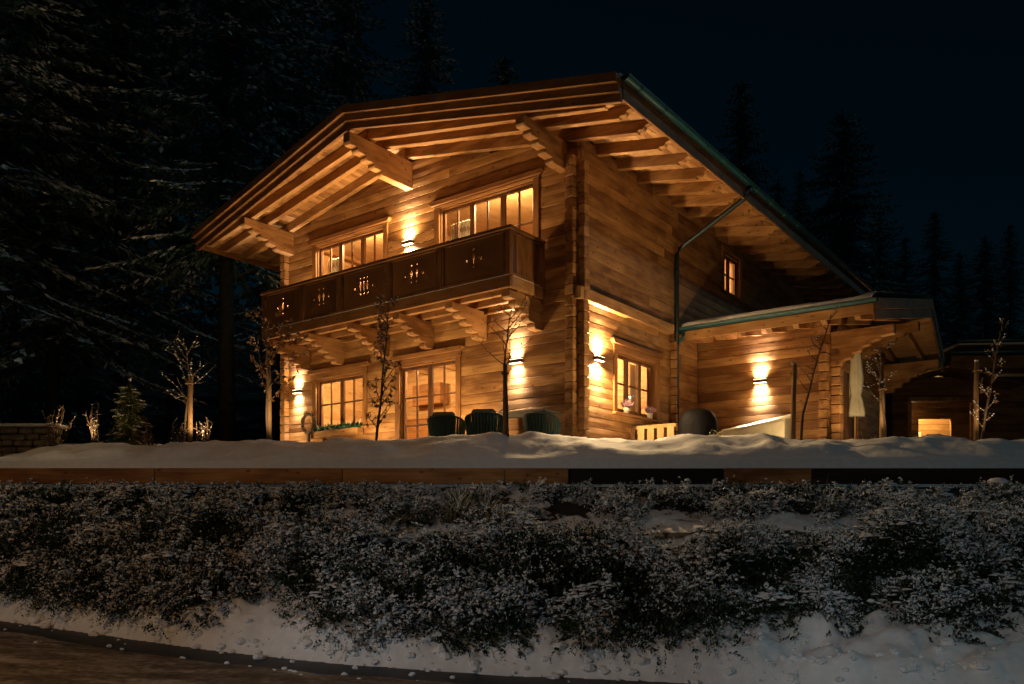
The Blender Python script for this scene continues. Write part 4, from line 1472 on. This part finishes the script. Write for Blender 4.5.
def sapling(pxl, d, stake_top, top, label, seed, spread=.5, nbr=10, leaves=0, snow=.3, stake_dx=0.0, stem_lo=.4, curve=.0, stake=True, droop=0.0, lw=.03):
    random.seed(seed)
    x = (pxl - 512) / 829 * d
    z0 = float(ground_z(x, d)) - .05
    r = empty('young_tree', (x, d, z0))
    tag(r, label, 'young tree', 'staked young trees along the terrace')
    H = top - z0
    mb = MB(); pts = []; rads = []
    p = Vector((0, 0, 0)); n = 12; lean = Vector((random.gauss(0, .03) + curve, random.gauss(0, .03), 1)).normalized()
    for i in range(n + 1):
        pts.append(p.copy()); rads.append(.021 * (1 - .8 * i / n) + .003)
        lean = (lean + Vector((random.gauss(0, .05), random.gauss(0, .05), .05))).normalized(); p = p + lean * (H / n) / max(lean.z, .5)
    mb.tube(pts, rads, 7)
    tips = []
    for k in range(nbr):
        f = stem_lo + (1 - stem_lo) * (k + random.random()) / nbr * .96
        i = min(int(f * n), n - 1); b = pts[i].lerp(pts[i + 1], f * n - i)
        a = random.uniform(0, 2 * PI) if k % 2 else random.choice([0, PI]) + random.gauss(0, .5)
        L = spread * random.uniform(.5, 1.1) * (1.15 - .6 * f)
        dd = Vector((math.cos(a), math.sin(a) * .8, random.uniform(.5, 1.3))).normalized()
        q = b.copy(); bp = [q.copy()]
        for s in range(5):
            q = q + dd * L / 5; bp.append(q.copy()); dd = (dd + Vector((random.gauss(0, .14), random.gauss(0, .14), .1 - droop))).normalized()
        mb.tube(bp, [.010, .008, .007, .005, .004, .003], 5)
        tips.append(bp)
        for t in range(random.randint(1, 3)):
            j = random.randint(1, 4); c = bp[j]; e = Vector((random.gauss(0, 1), random.gauss(0, .8), random.uniform(0, 1.2))).normalized() * L * random.uniform(.25, .5)
            b2 = [c, c + e * .5, c + e + Vector((0, 0, .03))]
            mb.tube(b2, [.005, .004, .0025], 4); tips.append(b2)
    tips.append(pts[4:])
    mb.build('branches', M['bark'], r, smooth=True)
    V = []; Q = []; mi = []; rn = []
    def leafq(c, L, wd, m_):
        d_ = Vector((random.gauss(0, .6), random.gauss(0, .6), random.gauss(-.5, .5))).normalized(); sd = d_.cross(Vector((random.gauss(0, 1), random.gauss(0, 1), random.gauss(0, 1)))).normalized() * wd
        i = len(V); V.extend([tuple(c), tuple(c + d_ * L * .5 + sd), tuple(c + d_ * L), tuple(c + d_ * L * .5 - sd)]); Q.append((i, i + 1, i + 2, i + 3)); mi.append(m_); rn.extend([random.random()] * 4)
    if leaves:
        for bp in tips:
            for k in range(leaves):
                j = random.uniform(.15, len(bp) - 1.001); i = int(j); c = Vector(bp[i]).lerp(Vector(bp[i + 1]), j - i)
                leafq(c, random.uniform(.05, .09), lw * random.uniform(.5, 1), 0)
        quads_mesh('dry_leaves', np.array(V), np.array(Q), [M['dryleaf']], np.array(mi), rn, parent=r)
    sb = MB()
    for bp in tips:
        for j in range(len(bp) - 1):
            for k in range(5):
                if random.random() < snow:
                    c = Vector(bp[j]).lerp(Vector(bp[j + 1]), random.random()); s = random.uniform(.005, .012)
                    sb.blob(tuple(c + Vector((0, 0, s * .6))), s * 1.4, s, s * .8, 5, 3, .2)
    if sb.v: sb.build('snow', M['snowbit'], r, smooth=True)['kind'] = 'stuff'
    if stake:
        mb = MB(); sx = stake_dx; hs = stake_top - z0
        mb.tube([(sx, .07, 0), (sx + random.gauss(0, .01), .07, hs * .6), (sx + random.gauss(0, .02), .07, hs - .02), (sx + random.gauss(0, .02), .07, hs)], [.042, .04, .038, .03], 10)
        mb.build('stake', M['stake'], r, smooth=True)
        mb = MB(); mb.tube([(sx + .055 * math.cos(t), .035 + .075 * math.sin(t), hs * .88) for t in [2 * PI * k / 12 for k in range(13)]], .014, 5); mb.build('tie', M['stake'], r)
        mb = MB(); mb.blob((sx, .07, hs + .012), .04, .04, .022, 8, 4, .15); mb.build('snow_cap', M['snowbit'], r, smooth=True)
    return r


sapling(185, 14.0, 4.12, 4.62, 'bare sapling with thick pale stake and forked crown left of the chalet', 3, .75, 13, 0, .30, .06, .35)
sapling(268, 14.0, 4.50, 5.05, 'staked sapling with hanging brown leaves at the left chalet corner', 5, .95, 13, 9, .14, .0, .30, droop=.08)
sapling(376, 13.6, 3.4, 5.48, 'tall dense leafy sapling in front of the left lower window', 8, .55, 24, 6, .25, -.03, .08, stake=False, lw=.02)
sapling(508, 13.55, 4.22, 5.15, 'slim bare sapling tied to a thick stake before the lamp beside the french door', 12, .95, 11, 0, .12, -.05, .50)
sapling(801, 13.8, 4.28, 5.0, 'thin bare sapling leaning against a stake before the annex wall', 15, .45, 9, 0, .10, -.11, .35, curve=.035)
sapling(886, 14.0, 4.0, 4.62, 'short snowy sapling on a stake beside the closed parasol', 18, .5, 9, 0, .38, -.04, .35)
sapling(981, 14.0, 4.36, 5.05, 'snowy sapling wound around a stake in front of the outbuilding', 22, .34, 15, 2, .42, -.04, .08, lw=.016)


def dry_shrub(pxl, d, top, label, seed, n=16, w=.14, snow=.35, mat='bark'):
    random.seed(seed)
    x = (pxl - 512) / 829 * d; z0 = float(ground_z(x, d)) - .04
    r = empty('dry_shrub', (x, d, z0)); tag(r, label, 'shrub', 'dry shrubs on the terrace snow')
    mb = MB(); sb = MB(); H = top - z0
    for k in range(n):
        p = Vector((random.gauss(0, w * .35), random.gauss(0, w * .3), 0)); dd = Vector((random.gauss(0, .16), random.gauss(0, .14), 1)).normalized(); L = H * random.uniform(.6, 1.05)
        bp = [p.copy()]
        for s in range(5):
            p = p + dd * L / 5; bp.append(p.copy()); dd = (dd + Vector((random.gauss(0, .12), random.gauss(0, .12), .05))).normalized()
        mb.tube(bp, [.007, .006, .006, .005, .004, .008], 5)
        for j in range(1, 6):
            if random.random() < .7:
                e = Vector((random.gauss(0, 1), random.gauss(0, 1), random.uniform(.2, 1.2))).normalized() * random.uniform(.05, .12); mb.tube([bp[j], bp[j] + e], [.005, .004], 4)
            if random.random() < snow:
                s = random.uniform(.006, .013); sb.blob(tuple(bp[j] + Vector((0, 0, s * .5))), s * 1.2, s, s * .8, 5, 3, .2)
    mb.build('stems', M['bark'] if mat == 'bark' else M[mat], r, smooth=True)
    if sb.v: sb.build('snow', M['snowbit'], r, smooth=True)['kind'] = 'stuff'


dry_shrub(55, 14.0, 3.55, 'tall bundle of dry stems beside the low stone wall', 31, 18, .2)
dry_shrub(94, 14.0, 3.60, 'dry stem bundle left of the small snowy spruce', 32, 14, .16)
dry_shrub(149, 14.3, 3.30, 'low twiggy shrub right beside the small snowy spruce', 33, 12, .2)
dry_shrub(179, 13.8, 3.30, 'low snowy shrub at the foot of the forked sapling', 34, 12, .22)
dry_shrub(203, 14.1, 3.40, 'snow dusted upright shrub right of the forked sapling', 35, 12, .16, .55)
dry_shrub(714, 16.5, 3.42, 'pale grassy shrub beside the black domed grill cover', 36, 26, .22, .2, 'grass_blade')
dry_shrub(727, 16.8, 3.30, 'low twig shrub between grill cover and cream lounger', 37, 18, .3, .15)
dry_shrub(866, 15.5, 3.40, 'sparse dark twigs between parasol and short snowy sapling', 38, 8, .25, .3)

# snow-capped stone post at the right of the bank
x, y = 7.0, 11.95
st = empty('bank_boulder', (x, y, float(ground_z(x, y))))
tag(st, 'pale boulder with a snow cap among the planting at right', 'boulder')
random.seed(51)
mb = MB(); mb.blob((0, 0, .06), .19, .16, .19, 10, 6, .2); mb.build('stone', M['stone'], st, smooth=True)
mb = MB(); mb.blob((0, 0, .22), .15, .13, .06, 10, 5, .1); mb.build('snow_cap', M['snow'], st, smooth=True)

# low stone garden wall and sleeper at the left
gw = empty('garden_wall', (-9.9, 16.0, 2.75))
tag(gw, 'low garden wall of rough stone blocks capped with snow', 'garden wall')
random.seed(77); mb = MB()
for row in range(6):
    x = -2.5 + (row % 2) * .1
    while x < 1.0:
        w = random.uniform(.14, .34); h0 = random.uniform(-.012, .012); mb.box(x, min(x + w - .015, 1.05), random.uniform(-.045, .03), .35, row * .12 + h0, row * .12 + .108 + h0); x += w
mb.build('stones', M['stone'], gw, bevel=.025)
mb = MB(); mb.box(-2.5, 1.15, -.05, .40, .735, .79); mb.build('snow_cap', M['snow'], gw, bevel=.03)
mb = MB(); mb.box(-.05 - 8.75, -6.9, 16.2, 16.4, 2.6, 3.08)
sl = empty('sleeper_border', (0, 0, 0)); tag(sl, 'low timber sleeper border in the snow beside the small spruce', 'border')
mb.build('sleeper', M['trim_x'], sl, bevel=.015)
mb = MB(); mb.box(-8.78, -6.88, 16.17, 16.43, 3.083, 3.17); mb.build('snow_cap', M['snow'], sl, bevel=.03)

# ------------------------------------------------------------------ spruces
def spruce_mesh(H, bare, Lmax, seed, twig=.42, dens=1.0, whorl=.34, snowp=.26, kite=.105, snowb=.5):
    rng = np.random.default_rng(seed)
    rs = random.Random(seed)
    P, D, N, ln, wd, sn = [], [], [], [], [], []
    SPb, SPd, SPl, SPw = [], [], [], []
    z = bare
    while z < H - min(.25, H * .06):
        f = (z - bare) / (H - bare)
        nb_ = rs.randint(5, 7)
        for k in range(nb_):
            a = rs.uniform(0, 2 * PI); L = Lmax * ((1 - f) ** .72) * rs.uniform(.62, 1.08) + min(.12, Lmax * .06)
            npt = max(3, int(L / .22 * dens))
            t = np.linspace(.06, 1, npt)
            dr = (.28 + .25 * (1 - f)) * L
            xx = L * t
            zz = z + rs.uniform(-.5, .5) * min(.3, whorl) - dr * t ** 1.3 + .22 * L * np.clip(t - .6, 0, 1) ** 1.2 * 1.4 + .10 * L * f * t
            c, s = math.cos(a), math.sin(a)
            base = np.stack([xx * c, xx * s, zz], 1)
            tang = np.gradient(base, axis=0); tang = unit(tang)
            side = np.array([-s, c, 0.0])
            for sgn in (-1, 1):
                for rep in range(2):
                    jit = rng.normal(size=(npt, 3)) * .28
                    d = unit(tang * .75 + side * sgn * rng.uniform(.5, 1.0, (npt, 1)) + np.array([0, 0, -.32]) + jit)
                    l = twig * (0.45 + .75 * (1 - t)) * rng.uniform(.55, 1.1, npt) * (0.5 + .5 * min(1, L / 1.5))
                    P.append(base + rng.normal(size=(npt, 3)) * .03); D.append(d)
                    N.append(unit(np.array([0, 0, 1.0]) + rng.normal(size=(npt, 3)) * .35)); ln.append(l); wd.append(l * 0 + kite * rng.uniform(.7, 1.3, npt))
                    sn.append(np.clip(snowp * (.4 + 1.0 * t), 0, 1))
            if rs.random() < snowb:
                t0 = rs.uniform(.25, .5); kk = max(4, int(L / .16))
                for rep in range(2):
                    tt = np.linspace(t0, 1.0, kk); bs = np.stack([np.interp(tt, t, base[:, q]) for q in range(3)], 1)
                    SPb.append(bs + np.array([0, 0, .03]) + side * rng.normal(size=(kk, 1)) * .10 * L * (1.1 - tt)[:, None])
                    tg = np.stack([np.interp(tt, t, tang[:, q]) for q in range(3)], 1)
                    SPd.append(unit(tg + side * rng.normal(size=(kk, 1)) * .55 + np.array([0, 0, -.12]))); SPl.append(rng.uniform(.16, .36, kk) * twig / .42); SPw.append(rng.uniform(.05, .13, kk) * twig / .42)
            # tip
            P.append(base[-1:]); D.append(tang[-1:]); N.append(np.array([[0, 0, 1.0]])); ln.append(np.array([twig * .6])); wd.append(np.array([kite])); sn.append(np.array([snowp]))
        z += whorl * rs.uniform(.75, 1.25) * (1 - .35 * f)
    # leader
    P.append(np.array([[0, 0, H - min(.4, H * .09)]])); D.append(np.array([[0, 0, 1.0]])); N.append(np.array([[0, 1.0, 0]])); ln.append(np.array([min(.5, H * .12)])); wd.append(np.array([kite])); sn.append(np.array([0]))
    P = np.concatenate(P); D = np.concatenate(D); N = np.concatenate(N); ln = np.concatenate(ln); wd = np.concatenate(wd); sn = np.concatenate(sn)
    V1 = kites(P, D, N, ln, wd); n1 = len(P)
    clump = fbm(P[:, 0] * 1.1 + P[:, 2] * .9, P[:, 1] * 1.1 - P[:, 2] * .7, seed, 2)
    pick = rng.random(n1) < np.clip(sn * .25 + 1.1 * clump - .12, 0, .8)
    V2 = kites(P[pick] + np.array([0, 0, .022]) + D[pick] * (ln[pick] * .05)[:, None], D[pick], unit(N[pick] * .6 + np.array([0, 0, 1.0])), ln[pick] * .85, wd[pick] * 1.25)
    B = np.concatenate(SPb); bd = np.concatenate(SPd)
    V3 = kites(B, bd, unit(np.array([0, 0, 1.0]) + rng.normal(size=B.shape) * .3), np.concatenate(SPl), np.concatenate(SPw))
    V = np.concatenate([V1, V2, V3]); Q = np.arange(len(V)).reshape(-1, 4)
    mi = np.concatenate([np.zeros(n1), np.ones(int(pick.sum()) + len(B))])
    rn = np.repeat(rng.random(len(Q)), 4)
    return V, Q, mi, rn


def spruce_proto(H, bare, Lmax, seed, tr=.2, **kw):
    r = empty('spruce_tree')
    mb = MB()
    pts = [(random.gauss(0, .02), random.gauss(0, .02), H * k / 10) for k in range(11)]
    mb.tube(pts, [tr * (1 - .93 * k / 10) * (1.25 if k == 0 else 1) for k in range(11)], 12)
    # dead snags on the bare stem
    for k in range(int(bare * 5)):
        z = random.uniform(1.0, max(1.2, bare + 1)); a = random.uniform(0, 2 * PI); L = random.uniform(.25, .9)
        mb.tube([(0, 0, z), (L * .6 * math.cos(a), L * .6 * math.sin(a), z - .05), (L * math.cos(a), L * math.sin(a), z - .22)], [.018, .011, .005], 5)
    mb.build('trunk', M['trunk'], r, smooth=True)
    V, Q, mi, rn = spruce_mesh(H, bare, Lmax, seed, **kw)
    quads_mesh('crown', V, Q, [M['needle'], M['snowbit']], mi, rn, parent=r)
    return r


protos = {'a': spruce_proto(22, 5.2, 3.9, 101, .22), 'b': spruce_proto(19, 3.2, 3.8, 102, .19), 'c': spruce_proto(24, 7.0, 3.6, 103, .26), 'd': spruce_proto(17, 1.2, 4.5, 104, .18), 'e': spruce_proto(15.0, .8, 5.0, 105, .2, dens=1.2)}
used = set()
TREES = [  # px, depth, proto, scale, rot, label
    (226, 24.0, 'c', 1.0, .4, 'tall spruce with bare straight trunk just left of the chalet'),
    (120, 26.0, 'a', 1.02, 1.2, 'tall spruce with thin bare trunk behind the small snowy spruce'),
    (52, 24.0, 'b', 1.15, 2.2, 'dense tall spruce rising behind the stone garden wall'),
    (-20, 22.0, 'a', 1.0, 3.3, 'tall spruce cut by the left edge of the picture'),
    (172, 31.0, 'a', 1.1, 5.0, 'tall spruce standing deeper between the two bare trunks'),
    (85, 34.0, 'c', 1.05, .9, 'tall spruce deep in the wood between the two left front trees'),
    (10, 31.0, 'd', 1.2, 1.9, 'broad low branched spruce deep at the far left'),
    (282, 29.5, 'a', 1.05, 2.9, 'tall spruce whose crown rises above the left eaves'),
    (345, 36.0, 'c', 1.05, 3.9, 'tall spruce rising behind the roof ridge'),
    (425, 38.0, 'a', .92, 4.4, 'spruce behind the front roof slope left of the middle'),
    (505, 44.0, 'b', .98, 0.2, 'distant spruce with its top just above the upper roof edge'),
    (742, 46.0, 'b', .93, .2, 'pointed spruce top beside the long gutter'),
    (778, 44.0, 'd', .70, 2.7, 'shorter spruce between the pointed top and the large spruce at right'),
    (843, 41.0, 'e', 1.0, 4.6, 'large bushy spruce standing alone above the annex roof'),
    (800, 50.0, 'a', .60, 5.6, 'spruce behind the large bushy one, closer to the gutter'),
    (905, 50.0, 'd', .55, 1.4, 'low spruce right of the large bushy spruce'),
    (960, 52.0, 'd', .50, 3.0, 'low spruce behind the outbuilding roof'),
    (1010, 48.0, 'b', .52, .7, 'spruce beyond the outbuilding at the right edge'),
    (880, 58.0, 'd', .66, 2.2, 'spruce between the large bushy one and the low one to its right'),
    (935, 60.0, 'd', .70, 4.2, 'spruce standing deep above the annex roof end'),
    (985, 58.0, 'e', .66, 5.2, 'broad spruce deep behind the outbuilding gutters'),
    (715, 52.0, 'd', .88, 3.6, 'spruce half hidden by the long gutter near the downpipe bend'),
    (1060, 46.0, 'a', .5, 2.1, 'spruce at the far right behind the outbuilding end'),
]
for (p, d, k, sc, rz, lab) in TREES:
    o = protos[k] if k not in used else copy_tree(protos[k])
    used.add(k)
    x = (p - 512) / 829 * d
    o.location = (x, d, float(ground_z(x, d)) - .15)
    o.rotation_euler = (0, 0, rz); o.scale = (sc, sc, sc)
    tag(o, lab, 'spruce', 'spruces of the wood behind the chalet')

# small snowy spruce on the terrace
x, y = (130 - 512) / 829 * 14.5, 14.5
sm = empty('small_spruce', (x, y, float(ground_z(x, y)) - .05))
tag(sm, 'small snow dusted spruce standing on the terrace left of the chalet', 'small spruce')
mb = MB(); mb.tube([(0, 0, 0), (0, 0, .6), (0, 0, 1.32)], [.03, .02, .008], 8); mb.build('trunk', M['trunk'], sm, smooth=True)
V, Q, mi, rn = spruce_mesh(1.27, .08, .42, 201, twig=.15, dens=5.5, whorl=.05, snowp=1.5, kite=.03, snowb=.35)
quads_mesh('crown', V, Q, [M['young_needle'], M['snowbit']], mi, rn, parent=sm)
mb = MB(); mb.blob((0, 0, 1.34), .025, .025, .03, 7, 4, .1); mb.build('snow_cap', M['snowbit'], sm, smooth=True)

# far wooded ridge beyond the trees
random.seed(9)
# ------------------------------------------------------------------ world, outside light, camera
w = bpy.data.worlds.new('World'); scene.world = w; w.use_nodes = True
nt = w.node_tree; nt.nodes.clear()
out = nt.nodes.new('ShaderNodeOutputWorld'); bg = nt.nodes.new('ShaderNodeBackground')
sky = nt.nodes.new('ShaderNodeTexSky'); sky.sky_type = 'NISHITA'; sky.sun_disc = False
sky.sun_elevation = math.radians(18); sky.sun_rotation = math.radians(150); sky.altitude = 900
sky.air_density = 1.0; sky.dust_density = .2; sky.ozone_density = 3.0
tint = nt.nodes.new('ShaderNodeMix'); tint.data_type = 'RGBA'; tint.blend_type = 'MULTIPLY'; tint.inputs[0].default_value = 1
tint.inputs[7].default_value = (.22, .95, .92, 1)
nt.links.new(sky.outputs[0], tint.inputs[6]); nt.links.new(tint.outputs[2], bg.inputs[0])
bg.inputs[1].default_value = 0.0016
nt.links.new(bg.outputs[0], out.inputs[0])

sl_ = bpy.data.lights.new('moon', 'SUN'); sl_.energy = .135; sl_.color = (.42, .86, 1.0); sl_.angle = math.radians(2)
so = bpy.data.objects.new('moon_light', sl_); COL.objects.link(so)
so.rotation_euler = Vector((-.85, -.12, -.46)).to_track_quat('-Z', 'Y').to_euler()

# unseen street lamps near the road; low spots between them are added fill
spot((-7.5, 3.0, 6.5), (.45, .80, -.58), 380, (1.0, .52, .19), 104, .8, .2)
spot((-11.5, 4.5, 2.7), (.68, .66, -.26), 170, (1.0, .84, .74), 52, .9, .1)  # added low fill raking across the bank, like the next spots
spot((-5.0, 1.6, 2.8), (.52, .80, -.29), 310, (.88, .95, 1.0), 52, .9, .1)
spot((1.0, 1.4, 2.8), (.50, .80, -.30), 220, (.80, .95, 1.0), 52, .9, .1)
spot((6.5, 3.0, 7.5), (-.55, .85, .05), 55, (.55, .9, 1.0), 60, .9, .2)

cam = bpy.data.cameras.new('camera'); co = bpy.data.objects.new('camera', cam); COL.objects.link(co)
co.location = (0, 0, 1.6); co.rotation_euler = (PI / 2, 0, 0)
cam.sensor_width = 36; cam.sensor_fit = 'HORIZONTAL'; cam.lens = 829 / 1024 * 36
cam.shift_y = (524 - 342) / 1024
cam.clip_end = 1000; cam.clip_start = .1
scene.camera = co

scene.render.engine = 'CYCLES'
scene.cycles.use_denoising = True
scene.cycles.max_bounces = 6
scene.cycles.diffuse_bounces = 4
scene.cycles.glossy_bounces = 3
scene.cycles.transparent_max_bounces = 12
scene.cycles.sample_clamp_indirect = 4
scene.cycles.use_light_tree = True
vs = scene.view_settings
vs.view_transform = 'Standard'; vs.look = 'None'; vs.gamma = 1; vs.exposure = 0
